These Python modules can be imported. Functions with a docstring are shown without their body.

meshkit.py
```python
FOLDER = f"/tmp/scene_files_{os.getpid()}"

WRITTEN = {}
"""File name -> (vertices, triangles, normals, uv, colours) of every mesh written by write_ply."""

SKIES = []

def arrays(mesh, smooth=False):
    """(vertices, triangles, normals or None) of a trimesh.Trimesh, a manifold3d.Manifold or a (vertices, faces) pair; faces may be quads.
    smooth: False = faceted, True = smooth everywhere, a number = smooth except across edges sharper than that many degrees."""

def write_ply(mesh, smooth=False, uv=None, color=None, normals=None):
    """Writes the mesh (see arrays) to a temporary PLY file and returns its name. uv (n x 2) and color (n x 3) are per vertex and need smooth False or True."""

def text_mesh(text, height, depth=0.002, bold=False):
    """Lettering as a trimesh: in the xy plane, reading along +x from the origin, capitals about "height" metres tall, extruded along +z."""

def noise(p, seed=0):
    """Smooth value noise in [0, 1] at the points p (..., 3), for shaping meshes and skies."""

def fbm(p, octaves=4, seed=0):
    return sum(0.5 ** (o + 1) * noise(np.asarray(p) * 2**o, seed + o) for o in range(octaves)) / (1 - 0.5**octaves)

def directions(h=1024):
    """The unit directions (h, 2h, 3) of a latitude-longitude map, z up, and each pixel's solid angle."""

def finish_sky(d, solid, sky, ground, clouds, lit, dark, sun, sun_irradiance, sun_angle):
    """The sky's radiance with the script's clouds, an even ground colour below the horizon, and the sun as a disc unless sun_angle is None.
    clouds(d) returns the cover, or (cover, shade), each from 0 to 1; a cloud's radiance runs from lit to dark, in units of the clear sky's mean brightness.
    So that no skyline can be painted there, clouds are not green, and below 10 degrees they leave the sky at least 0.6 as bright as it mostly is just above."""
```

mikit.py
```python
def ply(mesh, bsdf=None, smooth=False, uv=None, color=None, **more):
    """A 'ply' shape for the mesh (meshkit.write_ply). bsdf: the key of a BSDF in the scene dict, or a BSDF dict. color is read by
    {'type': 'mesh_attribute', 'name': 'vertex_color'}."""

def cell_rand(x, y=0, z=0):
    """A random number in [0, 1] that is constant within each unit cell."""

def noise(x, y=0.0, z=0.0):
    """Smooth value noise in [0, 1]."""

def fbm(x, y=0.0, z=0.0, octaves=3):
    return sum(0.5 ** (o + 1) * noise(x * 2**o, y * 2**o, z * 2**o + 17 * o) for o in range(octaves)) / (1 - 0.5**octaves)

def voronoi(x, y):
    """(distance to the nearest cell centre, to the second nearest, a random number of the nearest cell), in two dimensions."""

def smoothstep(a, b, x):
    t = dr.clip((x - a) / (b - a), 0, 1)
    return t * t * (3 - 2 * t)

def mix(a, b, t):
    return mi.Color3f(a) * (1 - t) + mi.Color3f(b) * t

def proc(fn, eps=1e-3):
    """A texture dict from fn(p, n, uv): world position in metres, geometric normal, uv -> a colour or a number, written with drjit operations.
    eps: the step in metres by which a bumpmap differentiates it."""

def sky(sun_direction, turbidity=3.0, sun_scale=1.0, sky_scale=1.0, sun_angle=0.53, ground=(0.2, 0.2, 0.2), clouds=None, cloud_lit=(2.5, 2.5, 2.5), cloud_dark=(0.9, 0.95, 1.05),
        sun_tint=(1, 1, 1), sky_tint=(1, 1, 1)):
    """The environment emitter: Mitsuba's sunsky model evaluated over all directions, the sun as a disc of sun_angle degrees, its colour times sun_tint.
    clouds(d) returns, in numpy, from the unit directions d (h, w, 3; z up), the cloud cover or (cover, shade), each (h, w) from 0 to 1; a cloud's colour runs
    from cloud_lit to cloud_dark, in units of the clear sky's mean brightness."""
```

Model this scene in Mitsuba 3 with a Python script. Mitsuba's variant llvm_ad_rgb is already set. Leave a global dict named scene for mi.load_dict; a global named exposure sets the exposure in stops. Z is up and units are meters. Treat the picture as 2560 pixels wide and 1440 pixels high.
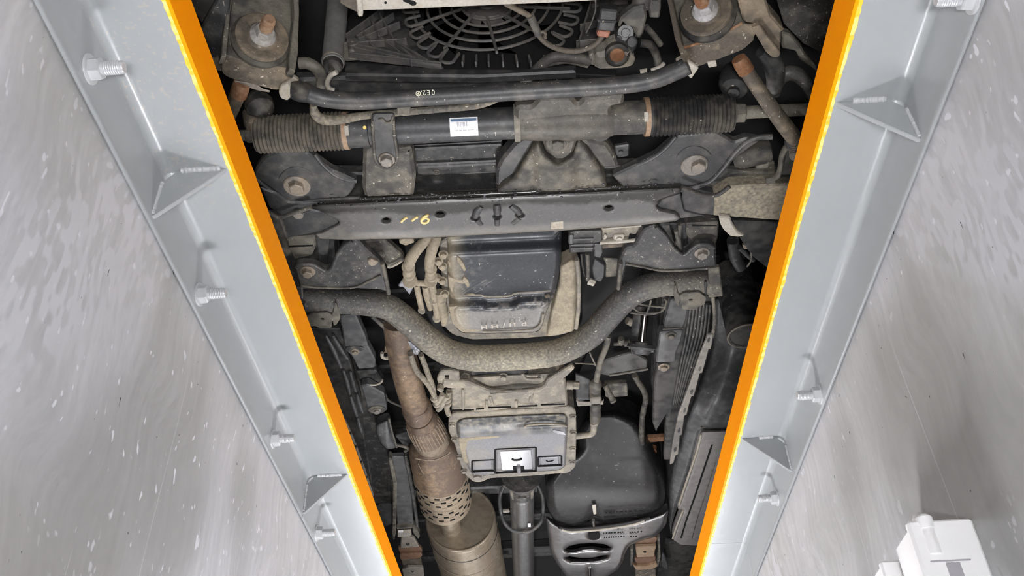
import math, numpy as np, trimesh, mitsuba as mi, drjit as dr, mikit, meshkit
import mapbox_earcut
from shapely.geometry import Polygon, Point, LineString
from scipy.spatial import Delaunay
from mikit import noise, fbm, smoothstep, mix, proc

# ---------------------------------------------------------------- camera (z = 0 is the workshop floor, the pit lies below it)
F = 2300.0
CAM = np.array([0.0, 0.0, -1.2])
_dy = np.array([150 / F, 1882 / F, 1.0]); _dy /= np.linalg.norm(_dy)
_s = -0.055
_dx = np.array([1.0, _s, -(150 + _s * 1882) / F]); _dx /= np.linalg.norm(_dx)
_dz = np.cross(_dx, _dy)
R = np.array([_dx, _dy, _dz])          # rows: world axes in lens coordinates (right, down, forward)
_fw = R @ np.array([0, 0, 1.0]); _up = R @ np.array([0, -1.0, 0])
TT = mi.ScalarTransform4f
scene, labels = {}, {}
scene['camera'] = {'type': 'perspective', 'fov': math.degrees(2 * math.atan(1280 / F)), 'fov_axis': 'x', 'near_clip': 0.05, 'far_clip': 60.0,
                   'to_world': TT().look_at(origin=CAM.tolist(), target=(CAM + _fw).tolist(), up=_up.tolist())}
# ---------------------------------------------------------------- exposure and lamps
exposure = 0.0
LAMPS = [  # x, y, z, radiance, size along x, size along y : lamps lying in the pit, shining up
    (-0.08, 2.05, -1.62, 140.0, .40, .16), (-0.36, 3.60, -1.62, 7.0, .06, 1.2), (0.40, 3.60, -1.62, 7.0, .06, 1.2),
    (-0.30, 5.70, -1.62, 60.0, .06, 1.3), (0.40, 5.70, -1.62, 60.0, .06, 1.3), (0.06, -0.35, -1.55, 235.0, .40, .16)]
WALL_LAMPS = [(-.575, 3.00, -.46, 60.0, .7), (.580, 3.05, -.46, 60.0, .7)]   # x, y, z, radiance, length : lamps fixed to the pit walls farther back

# ---------------------------------------------------------------- helpers
def ray(x, y):
    return R @ np.array([(x - 1280) / F, (y - 720) / F, 1.0])
def P(x, y, z):
    d = ray(x, y); return CAM + d * ((z - CAM[2]) / d[2])
def PY(x, y, Y):
    d = ray(x, y); return CAM + d * ((Y - CAM[1]) / d[1])
def PX(x, y, X):
    d = ray(x, y); return CAM + d * ((X - CAM[0]) / d[0])
def PN(x, y, o, n):
    d = ray(x, y); return CAM + d * (np.dot(np.asarray(o) - CAM, n) / np.dot(d, n))
def pxm(x, y, z):
    """metres that one pixel covers at that point"""
    d = ray(x, y); return (z - CAM[2]) / d[2] / F
def unit(v):
    v = np.asarray(v, float); return v / np.linalg.norm(v)
def toward(x, y, z, dx, dy, ang):
    """unit axis pointing to the viewer, leaning by ang degrees to the (dx right, dy up) side"""
    v = unit(CAM - P(x, y, z)); r = unit(P(x + 5, y, z) - P(x, y, z)); r = unit(r - v * np.dot(r, v)); u = np.cross(v, r)
    if np.dot(u, _up) < 0: u = -u
    s = unit(r * dx + u * dy); a = math.radians(ang)
    return v * math.cos(a) + s * math.sin(a)
def cr(pts, n=6, closed=False):
    """Catmull-Rom through the points"""
    p = np.asarray(pts, float); m = len(p); out = []
    rng = range(m) if closed else range(m - 1)
    for i in rng:
        if closed: a, b, c, d = p[i - 1], p[i], p[(i + 1) % m], p[(i + 2) % m]
        else: a, b, c, d = p[max(i - 1, 0)], p[i], p[i + 1], p[min(i + 2, m - 1)]
        for k in range(n):
            t = k / n
            out.append(0.5 * (2 * b + (c - a) * t + (2 * a - 5 * b + 4 * c - d) * t * t + (3 * b - a - 3 * c + d) * t ** 3))
    if not closed: out.append(p[-1])
    return np.array(out)
def rnd(pts, r=6.0, n=4):
    """round the corners of a closed polygon by up to r (same unit as pts)"""
    p = np.asarray(pts, float); m = len(p); out = []
    for i in range(m):
        a, b, c = p[i - 1], p[i], p[(i + 1) % m]
        la, lc = np.linalg.norm(a - b), np.linalg.norm(c - b)
        ra, rc = min(r, la * .45), min(r, lc * .45)
        s, e = b + (a - b) / max(la, 1e-9) * ra, b + (c - b) / max(lc, 1e-9) * rc
        for k in range(n + 1):
            t = k / n; out.append((1 - t) ** 2 * s + 2 * t * (1 - t) * b + t * t * e)
    return np.array(out)
def ell(x, y, rx, ry=None, n=20, rot=0):
    ry = ry or rx; a = np.arange(n) * 2 * np.pi / n; c, s = math.cos(rot), math.sin(rot)
    u, v = rx * np.cos(a), ry * np.sin(a)
    return np.stack([x + u * c - v * s, y + u * s + v * c], 1)
def TM(v, f):
    m = trimesh.Trimesh(np.asarray(v, float), np.asarray(f, int), process=False)
    return m
def cat(*ms):
    ms = [m for m in ms if m is not None]
    return trimesh.util.concatenate(ms)
def ring_offset(p, b):
    """inward mitre offset, same vertex count; p is counter-clockwise for outer rings"""
    e = np.roll(p, -1, 0) - p; e /= np.maximum(np.linalg.norm(e, axis=1, keepdims=True), 1e-12)
    nrm = np.stack([-e[:, 1], e[:, 0]], 1); prev = np.roll(nrm, 1, 0)
    mdir = nrm + prev; mdir /= np.maximum(np.linalg.norm(mdir, axis=1, keepdims=True), 1e-9)
    k = np.clip((mdir * nrm).sum(1), .45, 1)
    return p + mdir * (b / k)[:, None]
def area2(p):
    x, y = p[:, 0], p[:, 1]; return 0.5 * np.sum(x * np.roll(y, -1) - np.roll(x, -1) * y)
def plate3(pts, up, t, b=0.0015, holes=()):
    """prism: planar 3-D outline (its face towards the viewer) thickened by t along up; edges chamfered by b"""
    pts = np.asarray(pts, float); o = pts.mean(0); u3 = unit(up)
    ex = pts[1] - pts[0]; ex = ex - u3 * np.dot(ex, u3); ex = unit(ex); ey = np.cross(u3, ex)
    M = np.array([ex, ey])
    rings = []
    for k, r in enumerate([pts, *holes]):
        q = (np.asarray(r, float) - o) @ M.T
        if (area2(q) > 0) != (k == 0): q = q[::-1]
        rings.append(q)
    b = min(b, t * .45)
    lay = [(0.0, b), (b, 0.0), (t - b, 0.0), (t, b)] if b > 0 else [(0.0, 0.0), (t, 0.0)]
    V, Fc, base = [], [], 0
    N = sum(len(r) for r in rings); ends = np.cumsum([len(r) for r in rings])
    for h, off in lay:
        for i_, r in enumerate(rings):
            q = ring_offset(r, off if i_ == 0 else min(off, .0006)) if off > 0 else r
            V.append(o + q @ M + u3 * h)
    cap2 = np.vstack([ring_offset(r, b if i_ == 0 else min(b, .0006)) if b > 0 else r for i_, r in enumerate(rings)])
    tri = mapbox_earcut.triangulate_float64(cap2, ends.astype(np.uint32)).reshape(-1, 3).astype(int)
    a = cap2[tri]; ar = (a[:, 1, 0] - a[:, 0, 0]) * (a[:, 2, 1] - a[:, 0, 1]) - (a[:, 1, 1] - a[:, 0, 1]) * (a[:, 2, 0] - a[:, 0, 0])
    tri[ar < 0] = tri[ar < 0][:, ::-1]
    L = len(lay)
    Fc.append(tri[:, ::-1]); Fc.append(tri + N * (L - 1))
    for l in range(L - 1):
        s = 0
        for r in rings:
            n = len(r); i = np.arange(n); j = (i + 1) % n
            A, B, C, D = l * N + s + i, l * N + s + j, (l + 1) * N + s + j, (l + 1) * N + s + i
            Fc += [np.stack([A, B, C], 1), np.stack([A, C, D], 1)]; s += n
    return TM(np.vstack(V), np.vstack(Fc))
UP = np.array([0, 0, 1.0])
def plate(px, z, t=.004, b=.0015, holes=(), tilt=None):
    """horizontal sheet: outline of its lower face in photograph pixels at height z (or a list of heights)"""
    zs = np.broadcast_to(z, len(px))
    return plate3([P(x, y, q) for (x, y), q in zip(px, zs)], UP if tilt is None else tilt, t, b, [[P(x, y, np.mean(zs)) for x, y in h] for h in holes])
def plateN(px, o, n, t=.004, b=.0015, holes=()):
    """sheet in the plane through o with normal n (towards the viewer)"""
    return plate3([PN(x, y, o, n) for x, y in px], -np.asarray(n), t, b, [[PN(x, y, o, n) for x, y in h] for h in holes])
def frames(p):
    t = np.gradient(p, axis=0); t /= np.linalg.norm(t, axis=1, keepdims=True) + 1e-12
    a = np.cross(t[0], [0, 0, 1.0] if abs(t[0][2]) < .9 else [1.0, 0, 0]); a = unit(a); A = []
    for k in range(len(p)):
        a = a - t[k] * np.dot(a, t[k]); a = unit(a); A.append(a)
    A = np.array(A); return t, A, np.cross(t, A)
def sweep(p, r, sides=18, sx=1.0, sy=1.0, cap=True):
    p = np.asarray(p, float); r = np.broadcast_to(r, (len(p),)) if np.ndim(r) < 2 else r
    t, A, B = frames(p); ang = np.arange(sides) * 2 * np.pi / sides
    v = p[:, None] + r[:, None, None] * (sx * np.cos(ang)[None, :, None] * A[:, None] + sy * np.sin(ang)[None, :, None] * B[:, None])
    n = len(p); i, j = np.meshgrid(np.arange(n - 1), np.arange(sides), indexing='ij')
    q = np.stack([i * sides + j, i * sides + (j + 1) % sides, (i + 1) * sides + (j + 1) % sides, (i + 1) * sides + j], -1).reshape(-1, 4)
    V = v.reshape(-1, 3); Fc = [q[:, [0, 1, 2]], q[:, [0, 2, 3]]]
    if cap:
        V = np.vstack([V, p[:1], p[-1:]]); k = np.arange(sides); kk = (k + 1) % sides
        Fc += [np.stack([kk, k, k * 0 + n * sides], 1), np.stack([k + (n - 1) * sides, kk + (n - 1) * sides, k * 0 + n * sides + 1], 1)]
    return TM(V, np.vstack(Fc))
def tube(px, z, r, n=6, sides=18, **k):
    """smooth tube through pixel points; z one height or one per point; r in metres"""
    zs = np.broadcast_to(z, len(px)); p = np.array([P(x, y, q) for (x, y), q in zip(px, zs)])
    q = cr(p, n) if len(p) > 2 else p
    rr = r if np.ndim(r) == 0 else np.interp(np.linspace(0, 1, len(q)), np.linspace(0, 1, len(r)), r)
    return sweep(q, rr, sides, **k)
def tube3(pts, r, n=6, sides=18, closed=False, **k):
    q = cr(pts, n, closed) if len(pts) > 2 else np.asarray(pts, float)
    if closed: q = np.vstack([q, q[:1]])
    return sweep(q, r, sides, **k)
def lathe(p0, ax, prof, sides=32):
    """profile [(distance along ax, radius)...] turned round the axis"""
    ax = unit(ax); return sweep_prof(np.asarray(p0, float), ax, prof, sides)
def sweep_prof(p0, ax, prof, sides):
    a = unit(np.cross(ax, [0, 0, 1.0] if abs(ax[2]) < .9 else [1.0, 0, 0])); b = np.cross(ax, a); ang = np.arange(sides) * 2 * np.pi / sides
    ringv = np.cos(ang)[:, None] * a + np.sin(ang)[:, None] * b
    V = np.vstack([p0 + ax * d + ringv * max(r, 1e-5) for d, r in prof]); n = len(prof)
    i, j = np.meshgrid(np.arange(n - 1), np.arange(sides), indexing='ij')
    q = np.stack([i * sides + j, i * sides + (j + 1) % sides, (i + 1) * sides + (j + 1) % sides, (i + 1) * sides + j], -1).reshape(-1, 4)
    V = np.vstack([V, p0 + ax * prof[0][0], p0 + ax * prof[-1][0]]); k = np.arange(sides); kk = (k + 1) % sides
    Fc = np.vstack([q[:, [0, 1, 2]], q[:, [0, 2, 3]], np.stack([kk, k, k * 0 + n * sides], 1), np.stack([k + (n - 1) * sides, kk + (n - 1) * sides, k * 0 + n * sides + 1], 1)])
    return TM(V, Fc)
def hexm(p, ax, r, h, c=.12):
    return sweep_prof(np.asarray(p, float), unit(ax), [(0, r), (h * (1 - c), r), (h, r * .86)], 6)
def box(c, s, b=.002, rot=None):
    """chamfered box: centre, full sizes"""
    s = np.asarray(s, float) / 2; b = min(b, s.min() * .6)
    pts = []
    for sx in (-1, 1):
        for sy in (-1, 1):
            for sz in (-1, 1):
                v = np.array([sx, sy, sz]) * s
                for k in range(3):
                    w = v.copy(); w[[q for q in range(3) if q != k]] -= np.array([sx, sy, sz])[[q for q in range(3) if q != k]] * b; pts.append(w)
    m = trimesh.convex.convex_hull(np.array(pts)); m = TM(m.vertices, m.faces)
    if rot is not None: m.vertices = m.vertices @ np.asarray(rot).T
    m.vertices = m.vertices + np.asarray(c, float); return m
def bar(p0, p1, w, h, b=.002, up=UP):
    """square bar between two points, w wide and h tall"""
    p0, p1 = np.asarray(p0, float), np.asarray(p1, float); a = p1 - p0; L = np.linalg.norm(a); a = a / L
    s = unit(np.cross(up, a)); u = np.cross(a, s)
    return box((p0 + p1) / 2, (L, w, h), b, np.stack([a, s, u], 1))
def relief(px, zf, ztop, step=6.0, edge=0.0, edge_r=8.0, flat=False, holes=()):
    """closed shell whose lower face has height zf(x, y) over the pixel outline; near the outline it curls up by edge over edge_r pixels; sides go up to ztop"""
    poly = Polygon(px, holes); bnd = []
    inh = []
    for rg in [poly.exterior, *poly.interiors]:
        ln = rg.length; k = max(8 if rg is poly.exterior else 30, int(ln / step * 1.6)); bnd.append(np.array([rg.interpolate(i / k, normalized=True).coords[0] for i in range(k)]))
    x0, y0, x1, y1 = poly.bounds; gx, gy = np.meshgrid(np.arange(x0, x1, step), np.arange(y0, y1, step))
    g = np.stack([gx.ravel(), gy.ravel()], 1); g[:, 0] += (np.round(g[:, 1] / step) % 2) * step * .5
    inner = poly.buffer(-step * .55)
    import shapely
    g = g[shapely.contains_xy(inner, g[:, 0], g[:, 1])]
    extra = []
    if edge > 0:
        for dd in (edge_r * .05, edge_r * .14, edge_r * .28, edge_r * .5, edge_r * .75):
            q = poly.buffer(-dd)
            for pg in getattr(q, 'geoms', [q]):
                if pg.is_empty: continue
                k = max(8, int(pg.exterior.length / step * 1.6)); extra.append(np.array([pg.exterior.interpolate(i / k, normalized=True).coords[0] for i in range(k)]))
    for rg in poly.interiors:      # extra rings round small holes keep their rims clean
        for o_ in (step * .35, step * .8):
            q = Polygon(rg).buffer(o_).exterior; k = max(24, int(q.length / step * 1.6)); e_ = np.array([q.interpolate(i / k, normalized=True).coords[0] for i in range(k)]); extra.append(e_[shapely.contains_xy(poly, e_[:, 0], e_[:, 1])])
    pts = np.vstack(bnd + extra + [g]); nb = sum(len(b_) for b_ in bnd)
    tri = Delaunay(pts + np.random.RandomState(1).normal(0, 1e-4, pts.shape)).simplices
    c = pts[tri].mean(1); tri = tri[shapely.contains_xy(poly, c[:, 0], c[:, 1])]
    d = shapely.distance(poly.boundary, shapely.points(pts))
    z = np.array([zf(x, y) for x, y in pts])
    if edge > 0:
        k = np.clip(1 - d / edge_r, 0, 1); z = z + edge * (1 - np.sqrt(np.maximum(1 - k * k, 0)))
    V = np.array([P(x, y, q) for (x, y), q in zip(pts, z)])
    a = pts[tri]; nz = (a[:, 1, 0] - a[:, 0, 0]) * (a[:, 2, 1] - a[:, 0, 1]) - (a[:, 1, 1] - a[:, 0, 1]) * (a[:, 2, 0] - a[:, 0, 0]); tri[nz > 0] = tri[nz > 0][:, ::-1]
    top = V[:nb].copy(); top[:, 2] = ztop; n0 = len(bnd[0]); top[n0:, 2] = V[n0:nb, 2] + .006; VV = np.vstack([V, top]); Fc = [tri]; s = 0
    for b_ in bnd:
        n = len(b_); i = np.arange(n) + s; j = (np.arange(n) + 1) % n + s; A, B, C, D = i, j, j + len(V), i + len(V)
        f = np.vstack([np.stack([A, B, C], 1), np.stack([A, C, D], 1)])
        Fc.append(f if (area2(V[s:s + n, :2]) > 0) == (s == 0) else f[:, ::-1]); s += n
    return TM(VV, np.vstack(Fc))
def text(s, pa, pb, z, h, depth=.0008, bold=True, lift=.0004):
    """lettering on the lower face at height z, read from pixel pa towards pixel pb"""
    m = meshkit.text_mesh(s, h, depth, bold); a, b = P(*pa, z), P(*pb, z); ex = unit(b - a); ey = np.cross(-UP, ex)
    m.vertices[:, 0] *= np.linalg.norm(b - a) / m.vertices[:, 0].max()
    v = m.vertices; m.vertices = a + v[:, :1] * ex + v[:, 1:2] * ey - UP * (v[:, 2:3] - depth + lift + depth * .5); return m
def textN(s, o, ex, n, h, w=None, depth=.0008, bold=True):
    m = meshkit.text_mesh(s, h, depth, bold); ex = unit(ex); n = unit(n); ey = np.cross(n, ex); v = m.vertices.copy()
    if w: v[:, 0] *= w / v[:, 0].max()
    m.vertices = np.asarray(o) + v[:, :1] * ex + v[:, 1:2] * ey + n * v[:, 2:3]; return m

# naming
USED = set()
def key_for(name):
    k, i = name, 0
    while k in USED: i += 1; k = f'{name}_{i:03d}'
    USED.add(k); return k
def thing(name, label, category, group=None):
    k = key_for(name); labels[k] = {'label': label, 'category': category}
    if group: labels[k]['group'] = group
    return k
def put(parent, name, mesh, m, label=None, smooth=32, kind=None):
    k = key_for(f'{parent}__{name}'); scene[k] = mikit.ply(mesh, m, smooth)
    d = {}
    if label: d['label'] = label
    if kind: d['kind'] = kind
    if d: labels[k] = d
    return k
def struct(name, mesh, m, label=None, smooth=False):
    k = key_for(name); scene[k] = mikit.ply(mesh, m, smooth); labels[k] = {'kind': 'structure'}
    if label: labels[k]['label'] = label
    return k
def one(name, mesh, m, label, category, group=None, smooth=32):
    k = thing(name, label, category, group); scene[k] = mikit.ply(mesh, m, smooth); return k
def bolt(parent, p, ax, r, h, m, washer=0.0, wh=.003, wm=None, name='bolt', shank=0.0, label=None):
    """hex-headed bolt on a washer, as one part"""
    ms = []; p = np.asarray(p, float); ax = unit(ax)
    if washer: ms.append(lathe(p, ax, [(-.001, washer), (wh * .7, washer), (wh, washer * .93)], 28)); p = p + ax * wh
    ms.append(hexm(p - ax * .001, ax, r, h))
    if shank: ms.append(lathe(p + ax * h * .9, ax, [(0, r * .55), (shank * .9, r * .55), (shank, r * .45)], 16))
    return put(parent, name, cat(*ms), m, label, smooth=25)

# ---------------------------------------------------------------- materials
def grime(base, dust, amt, big=7.0, fine=55.0, lo=.38, hi=.68, speck=.0, speck_col=(.62, .57, .48), grain=.35, stretch=(1, 1, 1)):
    def fn(p, n, uv):
        x, y, z = p.x * stretch[0], p.y * stretch[1], p.z * stretch[2]
        a = fbm(x * big, y * big, z * big, 3); b = fbm(x * fine + 3, y * fine, z * fine, 2); g = noise(p.x * 320, p.y * 320, p.z * 320)
        k = smoothstep(lo, hi, a * .55 + b * .45) * amt
        c = mix(base, dust, k) * (1 - grain * .5 + grain * g)
        if speck > 0:
            s = noise(p.x * 240 + 9, p.y * 240, p.z * 240); c = mix(c, speck_col, smoothstep(1 - speck - .06, 1 - speck, s) * smoothstep(.3, .55, b) * .8)
        return c
    return proc(fn)
def mat(name, color, rough=.55, metal=0.0, spec=.5, coat=0.0, bump=None, two=False, **k):
    d = {'type': 'principled', 'base_color': color if isinstance(color, dict) else {'type': 'rgb', 'value': list(color)}, 'roughness': rough, 'metallic': metal, 'specular': spec}
    if coat: d['clearcoat'] = coat; d['clearcoat_gloss'] = .9
    d.update(k)
    if bump: d = {'type': 'bumpmap', 'arbitrary': proc(bump[0], 4e-4), 'scale': bump[1], 'bsdf': d}
    if two: d = {'type': 'twosided', 'bsdf': d}
    scene[name] = d; return name
TAN = (.33, .29, .21); TAN2 = (.24, .21, .16); RUST = (.20, .10, .05)
def _streak(p, n, uv):   # trowelled, painted concrete: soft blotches, scrapes that run mostly downwards, pale filler spots
    wy = p.y + .05 * noise(p.z * 9, p.y * 4, 1.0)
    a = fbm(p.y * 1.7, p.z * 2.4, p.x, 4); s = noise(wy * 70, p.z * 4); s2 = noise(wy * 160, p.z * 12, 5.0)
    c = mix((.385, .383, .375), (.475, .475, .495), smoothstep(.36, .66, a)) * (.88 + .10 * s + .06 * s2 + .09 * fbm(wy * 210, p.z * 70, 3.0, 2))
    c = mix(c, (.20, .20, .185), smoothstep(.56, .80, fbm(p.y * 2.6 + 7, p.z * 1.5, 3.0, 3)) * .55)
    band = smoothstep(.50, .68, fbm((p.y - p.z * .9) * 2.4 + 3, (p.y + p.z) * .6, 2.0, 3)); rough = smoothstep(.42, .62, noise(wy * 120, p.z * 45, 2.0) * .6 + noise(wy * 45, p.z * 22, 7.0) * .4)
    c = mix(c, (.52, .52, .545), band * rough * .95)
    q = noise(wy * 80, p.z * 40, 4.0) * .7 + .3 * noise(wy * 200, p.z * 100, 4.0); c = mix(c, (.64, .64, .68), smoothstep(.81, .88, q) * smoothstep(.42, .62, a))
    l = dr.abs(p.y * 5.0 + .12 * noise(p.z * 3, p.y, 6.0) - dr.floor(p.y * 5.0 + .12 * noise(p.z * 3, p.y, 6.0)) - .5); c = mix(c, (.56, .56, .58), (1 - smoothstep(.0, .008, l)) * smoothstep(.66, .8, noise(dr.floor(p.y * 5.0) * 3.3, p.z * 4, 9.0)) * .6)
    k = noise(wy * 85 + 5, p.z * 60, 8.0); return mix(c, (.06, .06, .06), smoothstep(.983, .992, k))
def _wallbump(p, n, uv):
    wy = p.y + .05 * noise(p.z * 9, p.y * 4, 1.0)
    return fbm(p.y * 20, p.z * 10, p.x, 3) * .22 + .30 * noise(wy * 110, p.z * 24) + .25 * noise(wy * 45, p.z * 22, 7.0) + .22 * noise(wy * 230, p.z * 90)
mat('concrete', proc(_streak), .38, spec=.45, bump=(_wallbump, .0018))
mat('concrete_floor', (.33, .33, .32), .7)
def _paint(p, n, uv):
    a = fbm(p.x * 9, p.y * 5, p.z * 9, 3); c = mix((.262, .278, .286), (.30, .315, .323), a)
    s = noise(p.x * 210, p.y * 210, p.z * 210); patch = smoothstep(.55, .75, fbm(p.x * 6 + 4, p.y * 2.2, p.z * 6, 2))
    return mix(c, (.36, .33, .30), smoothstep(.72, .86, s) * patch * .7)
mat('beam_paint', proc(_paint), .30, spec=.45, bump=(lambda p, n, uv: noise(p.x * 170, p.y * 170, p.z * 170), .00022))
mat('weld', (.42, .43, .44), .32, spec=.5)
mat('orange', proc(lambda p, n, uv: mix((1.0, .30, .0), (1.0, .34, .0), fbm(p.x * 8, p.y * 3, p.z * 30, 2))), .5, spec=.12)
mat('pale_yellow', proc(lambda p, n, uv: mix((.95, .50, .03), (.92, .66, .20), smoothstep(.35, .65, noise(p.x * 160, p.y * 160, p.z * 160)))), .5)
mat('zinc', (.46, .47, .485), .34, spec=.6, metal=.25)
mat('worn_nut', grime((.33, .325, .33), (.24, .215, .18), .8, fine=120), .5, spec=.5)
mat('white_plastic', (.97, .97, .97), .35, spec=.4)
mat('grey_label', (.42, .41, .44), .5)
mat('black', (.012, .012, .012), .8, spec=.1)
mat('dark_metal', grime((.035, .0355, .037), (.20, .185, .155), .45, lo=.42, hi=.80, speck=.05, speck_col=(.42, .39, .34)), .46, spec=.5)
mat('dusty_metal', grime((.050, .048, .045), (.24, .215, .165), .58, lo=.34, hi=.72, speck=.06), .6, spec=.35)
mat('sandy_metal', grime((.062, .060, .056), (.30, .26, .19), .95, big=9, fine=150, lo=.22, hi=.80, speck=.05), .62, spec=.35)
mat('exhaust_light', grime((.20, .16, .12), (.29, .235, .165), .8, fine=70), .6, spec=.4, metal=.2)
mat('pan_bright', (.72, .72, .75), .16, metal=.9)  # bright metal that paints the lamp glare in the pan recesses
mat('seam_black', (.012, .011, .010), .6)
mat('tank_black', grime((.014, .014, .0145), (.04, .04, .04), .3, speck=.02, grain=.15), .40, spec=.4)
mat('cover_strip', grime((.15, .14, .13), (.26, .24, .21), .8), .5)
mat('hanger_brown', grime((.15, .075, .045), (.22, .14, .09), .7), .6)
mat('hanger_tan', grime((.28, .185, .115), (.33, .24, .16), .7), .55)
mat('hanger_grey', grime((.22, .20, .175), (.30, .26, .21), .7), .55)
_c0, _c1 = P(800, 519, .225).tolist(), P(1640, 478, .225).tolist()
def _xm(p, n, uv):   # dry grey film; a black oil-wet margin along the front edge with a wavering border, dirt towards the rear edge
    t = p.y - (_c0[1] + (p.x - _c0[0]) * ((_c1[1] - _c0[1]) / (_c1[0] - _c0[0])))
    a = fbm(p.x * 8, p.y * 8, p.z * 8, 3); b = fbm(p.x * 60, p.y * 60, p.z * 60, 2); w = noise(p.x * 9, 3.0, 1.0) * .03
    c = mix((.100, .099, .097), (.20, .18, .15), smoothstep(.50, .78, a * .5 + b * .5) * .35 + smoothstep(.075, .12, t + (b - .5) * .03) * .55)
    c = mix(c, (.030, .029, .026), smoothstep(.024, .008, t - w + (b - .5) * .016)) * (.9 + .2 * noise(p.x * 300, p.y * 300, p.z * 300))
    return mix(c, (.45, .42, .36), smoothstep(.945, .97, noise(p.x * 240 + 9, p.y * 240, p.z * 240)) * .6)
mat('crossmember_paint', proc(_xm), .34, spec=.5)
mat('housing_metal', grime((.066, .060, .051), (.17, .15, .12), .5, speck=.04), .5, spec=.4)
mat('fan_lit_black', grime((.070, .069, .068), (.15, .135, .11), .5, grain=.2), .5, spec=.4)  # lit copy of the fan plastic for raised ribs; recess sheets are darker
mat('drier_grey', grime((.165, .162, .152), (.22, .21, .19), .5, grain=.2), .5, spec=.4)
mat('light_mark', (.80, .78, .60), .5)
mat('wet_black', grime((.016, .016, .014), (.05, .045, .03), .5), .16, spec=.6)
mat('yellow_paint', (.72, .56, .24), .5)
def _tube(p, n, uv):   # dust lies thick on the sagging middle of the tube
    x, y, z = p.x, p.y, p.z
    a = fbm(x * 9, y * 9, z * 9, 3); b = fbm(x * 210, y * 210, z * 210, 2); g = noise(x * 320, y * 320, z * 320); s = noise(x * 240 + 9, y * 240, z * 240)
    mid = smoothstep(.36, .04, dr.abs(x + .11)) * smoothstep(1.66, 1.78, y)
    k = dr.clip(smoothstep(.35, .95, a * .6 + b * .4) * .45 + mid * (.30 + smoothstep(.25, .75, b * .6 + a * .4) * .50), 0, 1)
    c = mix((.046, .047, .049), (.33, .295, .215), k) * (.82 + .36 * g)
    return mix(c, (.6, .55, .46), smoothstep(.86, .92, s) * .7)
mat('sandy_tube', proc(_tube), .55, spec=.4)
mat('brown_metal', grime((.085, .072, .056), (.25, .195, .135), .75, lo=.42, hi=.74, speck=.07), .62, spec=.3)
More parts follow.
